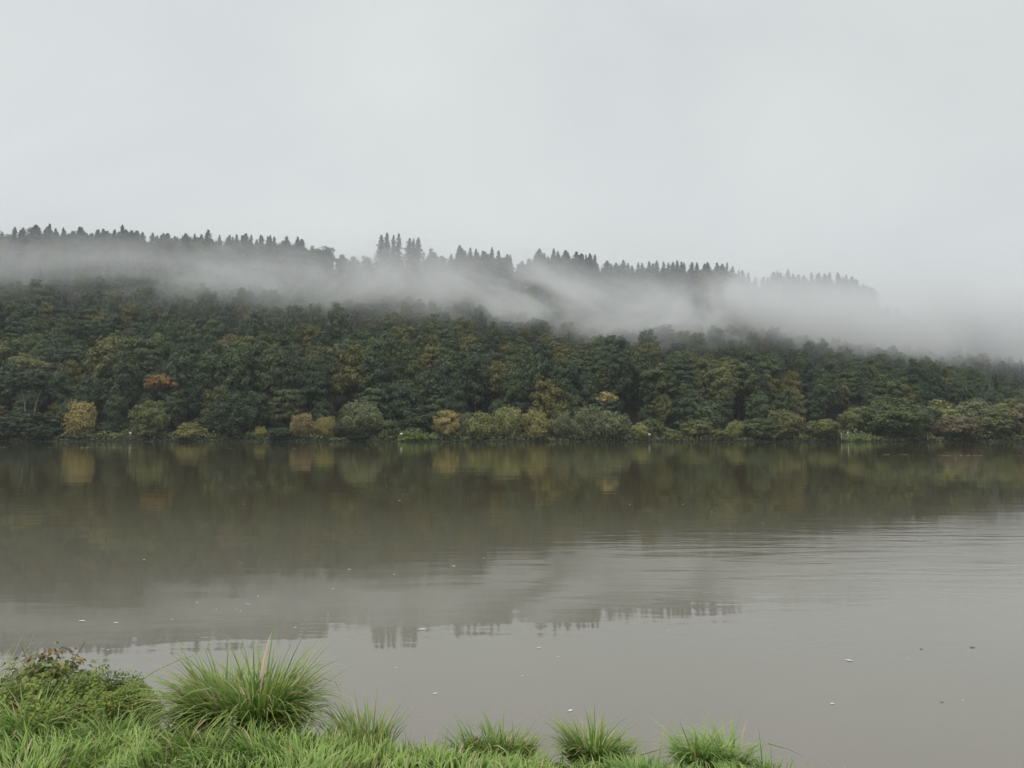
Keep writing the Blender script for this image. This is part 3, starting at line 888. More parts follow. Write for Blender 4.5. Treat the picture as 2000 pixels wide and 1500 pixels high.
# ---------------------------------------------------------------- low growth along the far waterline
def strip(name, x0, x1, n, hmax, card, mat, dmin, dmax, label, skip=None):
    X = rng.uniform(x0, x1, n)
    d = rng.uniform(dmin, dmax, n)
    Y = bank_line(X) + d
    lump = np.clip(0.55 + 0.5 * value_noise(X / 2.3, d / 2.0, 31) + 0.35 * value_noise(X / 9.0, d / 3, 32), 0.12, 1.3)
    zz = rng.uniform(0, 1, n) ** 0.7 * hmax * lump
    Pp = np.stack([X, Y, ground(X, Y) + zz], 1)
    Nn = rng.normal(size=(n, 3)) * 0.6 + np.array([0, -0.35, 0.8])
    V, f = cards(Pp, Nn, card * rng.uniform(0.6, 1.3, n), 1.5)
    t = np.clip(0.5 + 0.35 * value_noise(X / 3.5, d, 33) + rng.uniform(-0.25, 0.25, n), 0, 1)
    o = obj(name, mesh_np(name, V, f, {'tint': np.repeat(t, 4)}), mat)
    return tag(o, label, 'undergrowth', kind='stuff')
strip('riverside_scrub', -175, 175, 19000, 2.5, 0.5, M['scrub'], 0.3, 7.0, 'low green scrub along the foot of the far bank')
strip('reeds', -175, 175, 3600, 0.45, 0.4, M['dark'], -0.25, 0.9, 'dark overhanging growth along the far waterline')
def meadow(pa, pb, hm):
    xa, xb = ray(pa, 860)[0] * 190, ray(pb, 860)[0] * 188
    return xa, xb
for pa, pb, hm, lab in ((775, 852, 1.5, 'bright green grassy strip between the ragged shrub and the golden orange tree'),
                        (1300, 1425, 1.3, 'green grassy strip beside the white marker board'),
                        (1638, 1695, 0.9, 'short bright mown grass strip beside the rounded tan-olive willow')):
    xa, xb = meadow(pa, pb, hm)
    strip('bank_grass', xa, xb, 2600, hm, 0.4, M['meadow'] if pa != 1300 else M['olive'], 0.2, 7.5, lab)['category'] = 'grass'

# stones of the far bank toe are too small to tell apart: one rough strip
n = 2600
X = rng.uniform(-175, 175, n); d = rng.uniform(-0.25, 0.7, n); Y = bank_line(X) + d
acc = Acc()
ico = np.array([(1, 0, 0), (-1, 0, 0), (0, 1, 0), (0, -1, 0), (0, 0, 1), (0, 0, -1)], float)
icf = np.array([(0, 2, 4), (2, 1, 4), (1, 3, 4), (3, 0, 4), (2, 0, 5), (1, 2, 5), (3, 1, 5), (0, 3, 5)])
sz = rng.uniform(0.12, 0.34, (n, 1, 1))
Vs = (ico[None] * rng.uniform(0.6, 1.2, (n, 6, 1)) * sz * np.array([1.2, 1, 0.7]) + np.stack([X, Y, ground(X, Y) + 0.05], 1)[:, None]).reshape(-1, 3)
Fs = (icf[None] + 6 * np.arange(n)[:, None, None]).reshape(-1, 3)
tag(obj('bank_stones', mesh_np('bank_stones', Vs, Fs), M['stone']), 'rubble stones along the far waterline with the shade there painted into their colour', 'stones', kind='stuff')

# ---------------------------------------------------------------- white markers on the far bank
def box(cx, cy, cz, sx, sy, sz_):
    v = np.array([(x, y, z) for x in (-.5, .5) for y in (-.5, .5) for z in (-.5, .5)]) * (sx, sy, sz_) + (cx, cy, cz)
    f = np.array([(0, 1, 3, 2), (4, 6, 7, 5), (0, 4, 5, 1), (2, 3, 7, 6), (0, 2, 6, 4), (1, 5, 7, 3)])
    return v, f
def marker(name, px, py, kind, label):
    u, _ = ray(px, py)
    Y = 190.0
    for _ in range(4): Y = float(bank_line(u * Y)) + 1.2
    X = u * Y; zg = float(ground(X, Y)); zt = CAMZ + ray(px, py)[1] * Y
    h = max(zt - zg + 0.3, 0.9)
    t = thing(name, (X, Y, zg), label, 'sign' if kind == 'board' else 'post')
    a = Acc()
    if kind == 'board':
        V, f = tube([(0, 0, -0.3), (0, 0, h * 0.6), (0, 0, h - 0.1)], [0.05, 0.05, 0.05], 8); a.add(V, f)
        obj('pole', a.mesh('pole', True), M['post_grey'], t)
        b = Acc(); V, f = box(0, -0.075, h - 0.3, 0.62, 0.04, 0.6); b.add(V, f)
        o = obj('board', b.mesh('board'), M['white_paint'], t)
    else:
        V, f = tube([(0, 0, -0.3), (0, 0, h * 0.6), (0, 0, h), (0, 0, h + 0.03)], [0.10, 0.09, 0.09, 0.02], 8); a.add(V, f)
        obj('pole', a.mesh('pole', True), M['white_paint'], t)
        b = Acc(); V, f = tube([(0, 0, h * 0.55), (0, 0, h * 0.75)], [0.13, 0.13], 10); b.add(V, f)
        obj('band', b.mesh('band', True), M['post_grey'], t)
marker('marker_board', 1268, 849, 'board', 'small white square marker board at the water beside the bright green bush')
marker('marker_board', 255, 846, 'board', 'small white marker board at the water beside the globe-shaped willow')
marker('marker_board', 784, 848, 'board', 'small white marker board at the edge of the bright green grass strip')
marker('white_post', 1643, 847, 'post', 'white post on the mown grass right beside the rounded tan-olive willow')
marker('white_post', 1656, 846, 'post', 'white post on the mown grass under the olive tree')
marker('white_post', 1812, 853, 'post', 'lone white post between the biggest broad tree and the brown-olive shrub')

# ---------------------------------------------------------------- foreground grass
def blade_mat(name, low, mid, tip, dry, transl=0.33, spec=0.38, rough=0.40):
    m, N, L = new_mat(name)
    out = N('ShaderNodeOutputMaterial')
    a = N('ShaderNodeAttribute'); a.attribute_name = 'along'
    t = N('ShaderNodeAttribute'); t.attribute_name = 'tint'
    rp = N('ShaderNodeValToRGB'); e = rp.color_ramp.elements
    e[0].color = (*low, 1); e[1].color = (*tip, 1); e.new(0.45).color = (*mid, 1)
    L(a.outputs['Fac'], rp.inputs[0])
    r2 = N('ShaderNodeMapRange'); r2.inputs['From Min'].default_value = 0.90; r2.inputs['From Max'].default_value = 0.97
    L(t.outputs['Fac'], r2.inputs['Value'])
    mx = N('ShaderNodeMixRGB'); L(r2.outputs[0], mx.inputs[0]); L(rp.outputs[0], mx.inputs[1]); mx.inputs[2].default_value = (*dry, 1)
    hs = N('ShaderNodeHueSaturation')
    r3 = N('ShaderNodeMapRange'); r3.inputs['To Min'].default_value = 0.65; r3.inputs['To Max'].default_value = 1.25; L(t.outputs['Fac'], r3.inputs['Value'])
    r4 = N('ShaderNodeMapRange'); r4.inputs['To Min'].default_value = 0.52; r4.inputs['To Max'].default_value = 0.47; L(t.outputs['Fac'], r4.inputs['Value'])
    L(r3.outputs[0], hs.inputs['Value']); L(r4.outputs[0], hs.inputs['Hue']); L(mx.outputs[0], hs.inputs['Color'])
    p = N('ShaderNodeBsdfPrincipled'); p.inputs['Roughness'].default_value = rough; p.inputs['Specular IOR Level'].default_value = spec
    L(hs.outputs[0], p.inputs['Base Color'])
    tr = N('ShaderNodeBsdfTranslucent'); L(hs.outputs[0], tr.inputs['Color'])
    ms = N('ShaderNodeMixShader'); ms.inputs[0].default_value = transl
    L(p.outputs[0], ms.inputs[1]); L(tr.outputs[0], ms.inputs[2]); L(ms.outputs[0], out.inputs['Surface'])
    return m
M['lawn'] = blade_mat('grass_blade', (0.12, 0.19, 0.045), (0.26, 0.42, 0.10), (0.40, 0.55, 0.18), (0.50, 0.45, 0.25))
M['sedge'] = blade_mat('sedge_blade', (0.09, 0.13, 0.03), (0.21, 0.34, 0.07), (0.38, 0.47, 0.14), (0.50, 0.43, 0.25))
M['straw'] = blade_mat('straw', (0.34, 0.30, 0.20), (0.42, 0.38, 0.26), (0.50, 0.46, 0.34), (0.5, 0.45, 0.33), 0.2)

def blades(base, length, width, lean_dir, lean, curl, seg=5, r=None, tint=None, twist=0.5):
    """arching tapered blades; returns verts, quads+tris, along, tint"""
    r = r or rng
    n = len(base)
    L_ = np.broadcast_to(np.asarray(length, float), (n,)).copy()
    W_ = np.broadcast_to(np.asarray(width, float), (n,)).copy()
    th = np.broadcast_to(np.asarray(lean, float), (n,)).copy()
    cu = np.broadcast_to(np.asarray(curl, float), (n,)).copy()
    D = np.stack([np.cos(lean_dir), np.sin(lean_dir), 0 * lean_dir], 1)
    side = np.stack([-np.sin(lean_dir), np.cos(lean_dir), 0 * lean_dir], 1)
    sk = r.uniform(-twist, twist, n)[:, None]
    side = unit(side + D * sk + np.array([0, 0, 1.0]) * r.uniform(-0.3, 0.3, (n, 1)))
    p = base.copy()
    rows = []
    al = []
    for k in range(seg + 1):
        s = k / seg
        wk = W_ * (1 - s ** 2.2) * (0.75 + 0.5 * min(s * 3, 1) * (1 - 0.5 * s)) * 0.5
        rows.append((p - side * wk[:, None], p + side * wk[:, None]))
        al.append(s)
        ang = th + cu * (s + 0.5 / seg) ** 1.5
        ang = np.minimum(ang, 2.6)
        p = p + (L_ / seg)[:, None] * (D * np.sin(ang)[:, None] + np.array([0, 0, 1.0]) * np.cos(ang)[:, None])
    nv = 2 * seg + 1
    V = np.zeros((n, nv, 3)); A = np.zeros((n, nv))
    for k in range(seg):
        V[:, 2 * k] = rows[k][0]; V[:, 2 * k + 1] = rows[k][1]; A[:, 2 * k:2 * k + 2] = al[k]
    V[:, -1] = (rows[seg][0] + rows[seg][1]) / 2; A[:, -1] = 1
    o = (np.arange(n) * nv)[:, None]
    q = np.concatenate([o + np.array([[2 * k, 2 * k + 1, 2 * k + 3, 2 * k + 2]]) for k in range(seg - 1)])
    t3 = o + np.array([[2 * seg - 2, 2 * seg - 1, 2 * seg]])
    if tint is None: tint = r.uniform(0, 1, n)
    return V.reshape(-1, 3), q, t3, A.ravel(), np.repeat(tint, nv)

class BAcc:
    def __init__(self): self.V, self.Q, self.T, self.A, self.C, self.n = [], [], [], [], [], 0
    def add(self, V, q, t, A, c):
        self.V.append(V); self.Q.append(q + self.n); self.T.append(t + self.n); self.A.append(A); self.C.append(c); self.n += len(V)
    def mesh(self, name):
        return mesh_np(name, np.concatenate(self.V), [np.concatenate(self.Q), np.concatenate(self.T)],
                       {'along': np.concatenate(self.A), 'tint': np.concatenate(self.C)}, True)

def lawn(name, x0, x1, y0, n, lmin, lmax, wid, label, far=False):
    X = rng.uniform(x0, x1, n)
    e = near_edge(X)
    Y = y0 + (e - 0.03 - y0) * rng.uniform(0, 1, n)
    cl = value_noise(X * 3.2, Y * 3.2, 41) * 0.6 + value_noise(X * 9, Y * 9, 42) * 0.4       # tufts
    keepm = rng.uniform(-1.1, 0.5, n) < cl + 0.25
    X, Y, cl = X[keepm], Y[keepm], cl[keepm]
    n = len(X)
    base = np.stack([X, Y, near_ground(X, Y) - 0.01], 1)
    # blades of a tuft comb over the same way
    a = 2.2 * value_noise(X * 2.5 + 5, Y * 2.5, 43) * pi + rng.normal(size=n) * 0.7
    L_ = rng.uniform(lmin, lmax, n) * (0.75 + 0.45 * cl)
    edge = np.clip((near_edge(X) - Y) / 0.4, 0.45, 1) * np.interp(X, [-1.2, 0.2], [1.0, 0.72])
    tint = np.clip(0.45 + 0.35 * value_noise(X * 1.4 + 9, Y * 1.4, 44) + rng.normal(size=n) * 0.2, 0, 0.88)
    tint = np.where(rng.uniform(size=n) < 0.05, 0.97, tint)
    B = BAcc()
    B.add(*blades(base, L_ * edge, wid * rng.uniform(0.6, 1.3, n), a, rng.uniform(0.05, 0.6, n), rng.uniform(0.4, 2.0, n), 5, tint=tint))
    return tag(obj(name, B.mesh(name), M['lawn']), label, 'grass', kind='stuff')
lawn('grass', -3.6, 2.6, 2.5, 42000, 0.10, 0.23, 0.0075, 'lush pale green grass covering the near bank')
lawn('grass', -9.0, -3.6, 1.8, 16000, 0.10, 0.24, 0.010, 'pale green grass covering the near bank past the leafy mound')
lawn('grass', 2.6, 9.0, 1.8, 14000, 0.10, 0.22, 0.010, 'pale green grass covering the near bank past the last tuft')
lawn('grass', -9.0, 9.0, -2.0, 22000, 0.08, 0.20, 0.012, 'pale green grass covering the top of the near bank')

def margin(name, n, label):
    X = rng.uniform(-2.6, 1.75, n)
    X = X[value_noise(X * 3.0, 0 * X + 2.2, 51) + rng.uniform(-0.5, 0.5, n) > 0.0]; n = len(X)
    Y = near_edge(X) - rng.normal(size=n) * 0.08 + 0.01
    base = np.stack([X, Y, near_ground(X, Y) - 0.02], 1)
    a = pi / 2 + rng.normal(size=n) * 1.1
    tint = np.where(rng.uniform(size=n) < 0.16, 0.97, np.clip(0.4 + rng.normal(size=n) * 0.2, 0, 0.88))
    B = BAcc()
    B.add(*blades(base, rng.uniform(0.08, 0.30, n) * (0.6 + 0.5 * rng.uniform(size=n)), rng.uniform(0.004, 0.010, n), a, rng.uniform(0.0, 0.7, n), rng.uniform(0.1, 2.2, n), 6, tint=tint))
    return tag(obj(name, B.mesh(name), M['sedge']), label, 'grass', kind='stuff')
margin('edge_grass', 2600, 'ragged long grass hanging over the near waterline')

def tussock(name, px, base_py, wpx, top_py, n, label, group, wid, Yb=None, mat='sedge', spread=1.0, dry=0.06, erect=0.0, droop=0.0, nsub=4, seed=0):
    r = np.random.default_rng(500 + seed)
    u, v = ray(px, base_py)
    Y = Yb
    X = u * Y
    zg = float(near_ground(X, Y))
    rad = wpx / F * Y / 2
    ztop = CAMZ + ray(px, top_py)[1] * Y
    H = ztop - zg
    t = thing(name, (X, Y, zg), label, 'grass', group)
    sa = r.uniform(0, 2 * pi, nsub); sr = np.sqrt(r.uniform(0.05, 1, nsub)) * rad * 0.66      # several crowns grown into one tussock
    sh = r.uniform(0.42, 1.12, nsub); sh[0] = 1.15; sr[0] *= 0.4
    slean, sdir = r.uniform(0.0, 0.85, nsub), r.uniform(0, 2 * pi, nsub)
    k_ = r.choice(nsub, n, p=(sh ** 2) / (sh ** 2).sum())
    a = r.uniform(0, 2 * pi, n)
    sub = rad * 0.62 / nsub ** 0.5
    rr = np.sqrt(r.uniform(0, 1, n)) * sub
    bx, by = sr[k_] * np.cos(sa[k_]) + rr * np.cos(a), (sr[k_] * np.sin(sa[k_]) + rr * np.sin(a)) * 0.85
    base = np.stack([bx, by, near_ground(X + bx, Y + by) - zg - 0.02], 1)
    out_ = rr / sub
    away = np.arctan2(by, bx)
    dx_ = np.cos(a) * 0.8 + 0.7 * np.cos(away) + 1.4 * slean[k_] * np.cos(sdir[k_]) + r.normal(size=n) * 0.95
    dy_ = np.sin(a) * 0.8 + 0.7 * np.sin(away) + 1.4 * slean[k_] * np.sin(sdir[k_]) + r.normal(size=n) * 0.95
    dirn = np.arctan2(dy_, dx_)
    L_ = H * sh[k_] * r.uniform(0.4, 1.25, n) * (1 + droop * 0.30)
    lean = (0.05 + 0.4 * out_ * r.uniform(0.3, 1.2, n) + 0.35 * slean[k_]) * spread
    curl = (r.uniform(0.2, 2.4, n) + droop * r.uniform(0.0, 1.9, n)) * spread * (1 - erect)
    tint = np.clip(0.45 + r.normal(size=n) * 0.22, 0, 0.88)
    tint = np.where(r.uniform(size=n) < dry, 0.97, tint)
    B = BAcc()
    B.add(*blades(base, L_, wid * r.uniform(0.6, 1.35, n), dirn, lean, curl, 7, r, tint))
    bl = obj('blades', B.mesh('blades'), M[mat], t)
    bl['kind'] = 'stuff'
    # a few long stray blades that stand out one by one
    for k in range(7):
        B = BAcc()
        a1 = np.array([r.uniform(0, 2 * pi)])
        b0 = np.array([[rad * 0.2 * cos(a1[0]), rad * 0.2 * sin(a1[0]), 0.0]])
        B.add(*blades(b0, H * r.uniform(1.1, 1.4), wid * 0.8, a1, r.uniform(0.1, 0.5), r.uniform(0.4, 1.3), 9, r, np.array([r.choice([0.3, 0.6, 0.97])])))
        obj('long_blade', B.mesh('long_blade'), M[mat], t)
    return t
GT = 'tufts of long grass along the near waterline'
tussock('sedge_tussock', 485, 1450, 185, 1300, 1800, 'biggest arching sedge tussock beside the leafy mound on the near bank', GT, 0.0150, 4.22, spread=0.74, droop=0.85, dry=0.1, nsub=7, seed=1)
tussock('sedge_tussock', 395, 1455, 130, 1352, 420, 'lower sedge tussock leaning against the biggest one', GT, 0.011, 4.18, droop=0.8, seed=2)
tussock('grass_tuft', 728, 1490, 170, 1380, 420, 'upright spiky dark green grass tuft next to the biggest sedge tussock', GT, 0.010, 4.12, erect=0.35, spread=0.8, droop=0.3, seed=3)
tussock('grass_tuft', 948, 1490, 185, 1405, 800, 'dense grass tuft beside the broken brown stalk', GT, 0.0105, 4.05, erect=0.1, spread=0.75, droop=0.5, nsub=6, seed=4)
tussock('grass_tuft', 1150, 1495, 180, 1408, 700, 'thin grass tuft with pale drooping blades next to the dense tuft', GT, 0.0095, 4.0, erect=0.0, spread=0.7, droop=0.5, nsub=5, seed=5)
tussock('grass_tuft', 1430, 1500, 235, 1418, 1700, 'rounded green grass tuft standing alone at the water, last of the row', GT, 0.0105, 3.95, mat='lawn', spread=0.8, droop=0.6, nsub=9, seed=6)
tussock('grass_tuft', -20, 1400, 150, 1265, 420, 'tall pale seeding grass beside the red-leaved bramble', GT, 0.008, 4.35, mat='lawn', dry=0.3, seed=7)
tussock('grass_tuft', 225, 1440, 150, 1372, 380, 'pale grass growing through the edge of the bushy fine-leaved mound', GT, 0.008, 4.02, mat='lawn', droop=0.4, nsub=5, seed=9)
tussock('grass_tuft', 70, 1440, 210, 1362, 620, 'pale arching grass growing in front of the red-leaved bramble', GT, 0.0085, 3.92, mat='lawn', droop=0.5, nsub=7, seed=10)
tussock('grass_tuft', 835, 1495, 120, 1440, 200, 'sparse low tuft between the spiky dark tuft and the dense one', GT, 0.007, 4.16, erect=0.3, dry=0.2, nsub=5, seed=11)
tussock('grass_tuft', 1255, 1505, 120, 1462, 220, 'sparse low tuft between the thin drooping tuft and the rounded one', GT, 0.007, 4.05, mat='lawn', dry=0.15, nsub=5, seed=12)
tussock('grass_tuft', 640, 1500, 130, 1440, 300, 'low grass tuft between the biggest sedge tussock and the spiky dark tuft', GT, 0.008, 4.05, mat='lawn', seed=8)

# straw stalks lying out over the water
def stalk(pxs, Y, label, w=0.006):
    p = []
    for px, py in pxs:
        u, v = ray(px, py)
        p.append((u * Y, Y + 0.0, CAMZ + v * Y))
    p = np.array(p)
    a = Acc(); V, f = tube(p - p[0], np.linspace(w, w * 0.3, len(p)), 5); a.add(V, f)
    m = a.mesh('straw_stalk', True)
    for k in ('along',):
        at = m.attributes.new(k, 'FLOAT', 'POINT'); at.data.foreach_set('value', np.full(len(m.vertices), 0.6, np.float32))
    tag(obj('straw_stalk', m, M['straw'], None, tuple(p[0])), label, 'stalk', 'dry straw stalks')
stalk([(246, 1350), (300, 1312), (345, 1291), (386, 1277)], 4.3, 'long dry straw stalk leaning out from the leafy mound over the water', 0.0035)
stalk([(1252, 1474), (1290, 1463), (1322, 1457)], 4.05, 'short dry straw stalk beside the rounded tuft over the water', 0.004)
stalk([(1500, 1452), (1540, 1463), (1568, 1477)], 4.0, 'bent straw stalk sticking out of the rounded tuft', 0.003)
# broken brown stalk
u, v = ray(918, 1500); Yk = 3.98
a = Acc()
X0, Z0 = u * Yk, float(near_ground(u * Yk, Yk))
V, f = tube([(0, 0, -0.05), (0.008, 0, 0.06), (0.022, 0.01, 0.10), (0.04, 0.01, 0.125)], [0.008, 0.012, 0.009, 0.003], 7); a.add(V, f)
V, f = tube([(0.012, 0, 0.05), (0.035, -0.01, 0.08), (0.045, -0.015, 0.10)], [0.006, 0.007, 0.003], 6); a.add(V, f)
M['rust'] = plain_mat('dead_dock_stalk', (0.20, 0.10, 0.05), (0.34, 0.20, 0.11), 30, 0.8)
tag(obj('broken_stalk', a.mesh('broken_stalk', True), M['rust'], None, (X0, Yk, Z0)), 'broken reddish brown stalk in the grass before the dense tuft', 'stalk')

# ---------------------------------------------------------------- leafy mound and bramble on the near bank
M['herb'] = leaf_mat('herb_leaf', (0.25, 0.33, 0.085), (0.29, 0.355, 0.095), transl=0.3)
M['bramble'] = leaf_mat('bramble_leaf', (0.14, 0.20, 0.06), (0.36, 0.31, 0.11), transl=0.2, rough=0.4, spec=0.5, cc=[(0.5, (0.22, 0.28, 0.10))])
M['red_leaf'] = leaf_mat('red_bramble_leaf', (0.15, 0.085, 0.05), (0.27, 0.19, 0.08), transl=0.15, rough=0.45, spec=0.5)
M['nettle'] = leaf_mat('nettle_leaf', (0.20, 0.30, 0.12), (0.24, 0.33, 0.13), transl=0.3)
M['stem'] = plain_mat('green_stem', (0.10, 0.12, 0.05), (0.16, 0.15, 0.07), 20, 0.7)

def mound(px, py, Yb, wx, wy, hz, n, name, label, mat, card, seed):
    r = np.random.default_rng(seed)
    u, v = ray(px, py)
    X = u * Yb; zg = float(near_ground(X, Yb))
    t = thing(name, (X, Yb, zg), label, 'plant')
    q = unit(r.normal(size=(n, 3)) * np.array([1, 1, 0.8]) + np.array([0, 0, 0.35])); q[:, 2] = np.abs(q[:, 2])
    bump = 1 + 0.16 * np.sin(7 * q[:, 0] + 2) * np.cos(6 * q[:, 1]) + 0.10 * np.sin(17 * q[:, 0] + 13 * q[:, 2])
    Pp = q * (bump * r.uniform(0.72, 1.04, n))[:, None] * np.array([wx, wy, hz])
    Nn = q + r.normal(size=(n, 3)) * 0.6 + np.array([0, 0, 0.5])
    V, f = cards(Pp, Nn, card * r.uniform(0.6, 1.4, n), 2.0, q + np.array([[0, 0, 0.7]]) + r.normal(size=(n, 3)) * 0.5, r)
    tt = np.clip(0.5 + 0.3 * np.sin(9 * q[:, 0]) * np.cos(8 * q[:, 1] + 1) + r.uniform(-0.25, 0.25, n), 0, 1)
    o = obj('foliage', mesh_np('foliage', V, f, {'tint': np.repeat(tt, 4)}), mat, t); o['kind'] = 'stuff'
    a = Acc()                                            # stems rising through the leaves
    for k in range(160):
        e = q[k] * np.array([wx, wy, hz]) * r.uniform(0.9, 1.22)
        V, f = tube([(e[0] * 0.3, e[1] * 0.3, -0.03), e * 0.6 + np.array([0, 0, 0.03]), e], [0.003, 0.0025, 0.001], 4); a.add(V, f)
    o = obj('stems', a.mesh('stems', True), M['stem'], t); o['kind'] = 'stuff'
    return t
mound(185, 1440, 4.30, 0.33, 0.30, 0.34, 26000, 'herb_mound', 'bushy fine-leaved green mound at the water beside the biggest sedge tussock', M['herb'], 0.0115, 71)
mound(60, 1430, 4.15, 0.36, 0.30, 0.30, 16000, 'herb_mound', 'lower green leafy mound under the red-leaved bramble', M['herb'], 0.013, 72)

def leaf_shape(L_=0.06, W_=0.036, fold=0.25):
    s = np.linspace(0, 1, 6)
    wv = W_ * np.sin(pi * s ** 0.8) * 0.5
    mid = np.stack([s * L_, 0 * s, 0.10 * L_ * np.sin(pi * s) - 0.25 * L_ * s ** 2], 1)
    lf = mid + np.stack([0 * s, wv, fold * wv], 1); rt = mid + np.stack([0 * s, -wv, fold * wv], 1)
    V = np.concatenate([mid, lf, rt]); i = np.arange(5)
    q = np.concatenate([np.stack([i, i + 1, i + 7, i + 6], 1), np.stack([i + 1, i, i + 12, i + 13], 1)])
    return V, q
def leaf_mesh(nm, L_, W_, mat, fold=0.25):
    V, q = leaf_shape(L_, W_, fold)
    m = mesh_np(nm, V, q, {'tint': np.full(len(V), 0.5)}, True); m.materials.append(mat); return m

# bramble: each leaf its own piece
u, v = ray(88, 1340); Yb = 4.5
Xb = u * Yb; zb = float(near_ground(Xb, Yb))
br = thing('bramble', (Xb, Yb, zb), 'bramble with reddish brown leaves on top of the leafy mound', 'plant')
ztop = CAMZ + ray(80, 1262)[1] * Yb - zb
L1 = [leaf_mesh('leaf', 0.062, 0.042, M['bramble']), leaf_mesh('leaf', 0.05, 0.034, M['bramble'])]
L2 = [leaf_mesh('leaf', 0.060, 0.036, M['red_leaf'], 0.5), leaf_mesh('leaf', 0.045, 0.03, M['red_leaf'], 0.6)]
r = np.random.default_rng(81)
a = Acc()
for k in range(16):
    an = r.uniform(0, 6.28); e = np.array([0.30 * cos(an), 0.24 * sin(an), ztop * r.uniform(0.6, 0.98)])
    V, f = tube([(0, 0, -0.05), e * 0.45 + np.array([0, 0, 0.12]), e], [0.005, 0.004, 0.002], 5); a.add(V, f)
o = obj('stems', a.mesh('stems', True), M['stem'], br); o['kind'] = 'stuff'
nf = 2600                                                # small inner leaves
q = unit(r.normal(size=(nf, 3)) + np.array([0, 0, 0.3]))
Pp = q * r.uniform(0.3, 0.9, (nf, 1)) * np.array([0.26, 0.21, ztop * 0.5]) + np.array([0, 0, ztop * 0.40])
V, f = cards(Pp, q + r.normal(size=(nf, 3)) * 0.5, 0.032 * r.uniform(0.6, 1.3, nf), 1.5, None, r)
o = obj('inner_leaves', mesh_np('inner_leaves', V, f, {'tint': np.repeat(r.uniform(0, 1, nf), 4)}), M['herb'], br); o['kind'] = 'stuff'
for k in range(290):
    q = unit(r.normal(size=3) + np.array([0.1, -0.25, 0.55])); q[2] = abs(q[2])
    wob = r.uniform(0.78, 1.05) * (1 + 0.12 * sin(9 * q[0]))
    pos = q * wob * np.array([0.28, 0.23, ztop * 0.56]) + np.array([0, 0, ztop * 0.42])
    red = (q[2] > 0.72 and r.uniform() < 0.35) or r.uniform() < 0.06
    o = obj('leaf', (L2 if red else L1)[int(r.integers(0, 2))], None, br, tuple(pos))
    az = math.atan2(q[1], q[0]) + r.normal() * 0.7
    o.rotation_euler = (r.normal() * 0.35, r.uniform(-0.35, 0.75), az)
    s = r.uniform(0.5, 1.05); o.scale = (s, s, s)

# young nettle in front of the biggest tussock
u, v = ray(452, 1450); Yn = 3.78
Xn = u * Yn; zn = float(near_ground(Xn, Yn))
zt = CAMZ + ray(452, 1402)[1] * Yn - zn
ne = thing('nettle', (Xn, Yn, zn), 'young broad-leaved nettle in front of the biggest sedge tussock', 'plant')
a = Acc(); V, f = tube([(0, 0, -0.03), (0.005, 0, zt * 0.5), (0, 0, zt)], [0.004, 0.003, 0.002], 6); a.add(V, f)
obj('stem', a.mesh('stem', True), M['stem'], ne)
NL = leaf_mesh('leaf', 0.058, 0.036, M['nettle'], 0.3)
for tier in range(5):
    z = zt * (0.35 + 0.16 * tier)
    for k in range(4 if tier < 4 else 3):
        o = obj('leaf', NL, None, ne, (0, 0, z))
        o.rotation_euler = (random.uniform(-.15, .15), 0.15 - 0.12 * tier, tier * 0.8 + k * pi / 2 + random.uniform(-.2, .2))
        s = 1.05 - 0.13 * tier; o.scale = (s, s, s)

# ---------------------------------------------------------------- leaves floating on the river
M['pale_leaf'] = plain_mat('pale_leaf', (0.62, 0.62, 0.55), (0.80, 0.80, 0.74), 20, 0.5)
M['dark_leaf'] = plain_mat('sodden_leaf', (0.10, 0.085, 0.06), (0.16, 0.13, 0.09), 20, 0.5)
def floater(seed, L_, W_):
    r = np.random.default_rng(seed)
    V, q = leaf_shape(L_, W_, 0.5 * r.uniform(0.4, 1.2))
    V[:, 0] -= L_ / 2
    V[:, 2] = np.abs(V[:, 2]) * 0.3 + 0.02
    V[:, 1] += 0.12 * L_ * np.sin(V[:, 0] / L_ * 3 + r.uniform(0, 3))
    m = mesh_np('floating_leaf', V, q, None, True)
    return m
FM = [floater(k, 1.0, w_) for k, w_ in enumerate((0.35, 0.5, 0.7, 0.42))]
for m in FM: m.materials.append(M['pale_leaf'])
FD = floater(9, 1.0, 0.5); FD.materials.append(M['dark_leaf'])
FL = [(825,1230,14),(160,1213,11),(226,1217,8),(484,1180,7),(470,1194,6),(462,1190,4),(577,1226,5),(682,1112,7),(770,1122,5),(945,1090,4),(281,1093,5),(1052,1265,8),
      (1090,1284,7),(773,1305,5),(850,1355,7),(1020,1320,5),(614,1271,4),(1657,1290,12),(1626,1375,7),(1113,1388,12),(1490,1022,4),(1334,985,5),(1230,986,4),
      (1493,1078,5),(1774,1286,4),(1880,1368,5),(886,1106,7),(336,1210,4),(385,1177,4),(504,1164,4),(210,1270,5),(1797,1055,5),(1910,1018,5),(1390,1000,4),(780,978,5),(476,985,4),
      (1306,1230,3),(1900,1112,3),(650,1150,4),(422,1190,3)]
for k, (px, py, s) in enumerate(FL):
    X, Y = on_water(px, py)
    Ls = s / F * Y * 1.25
    o = obj('floating_leaf', FM[k % 4], None, None, (X, Y, 0.001))
    o.rotation_euler = (0, 0, random.uniform(-0.6, 0.6) + (pi if k % 2 else 0))
    o.scale = (Ls, Ls, Ls)
    if (px, py) == (825, 1230): lab = 'largest pale curled leaf floating on the river beyond the spiky grass tuft'
    elif (px, py) == (1113, 1388): lab = 'pale notched leaf floating just beyond the thin drooping grass tuft'
    elif (px, py) == (1657, 1290): lab = 'long pale leaf floating on open water beyond the rounded tuft'
    else: lab = 'small pale leaf fleck floating on the brown river'
    tag(o, lab, 'leaf', 'pale leaves floating on the river')
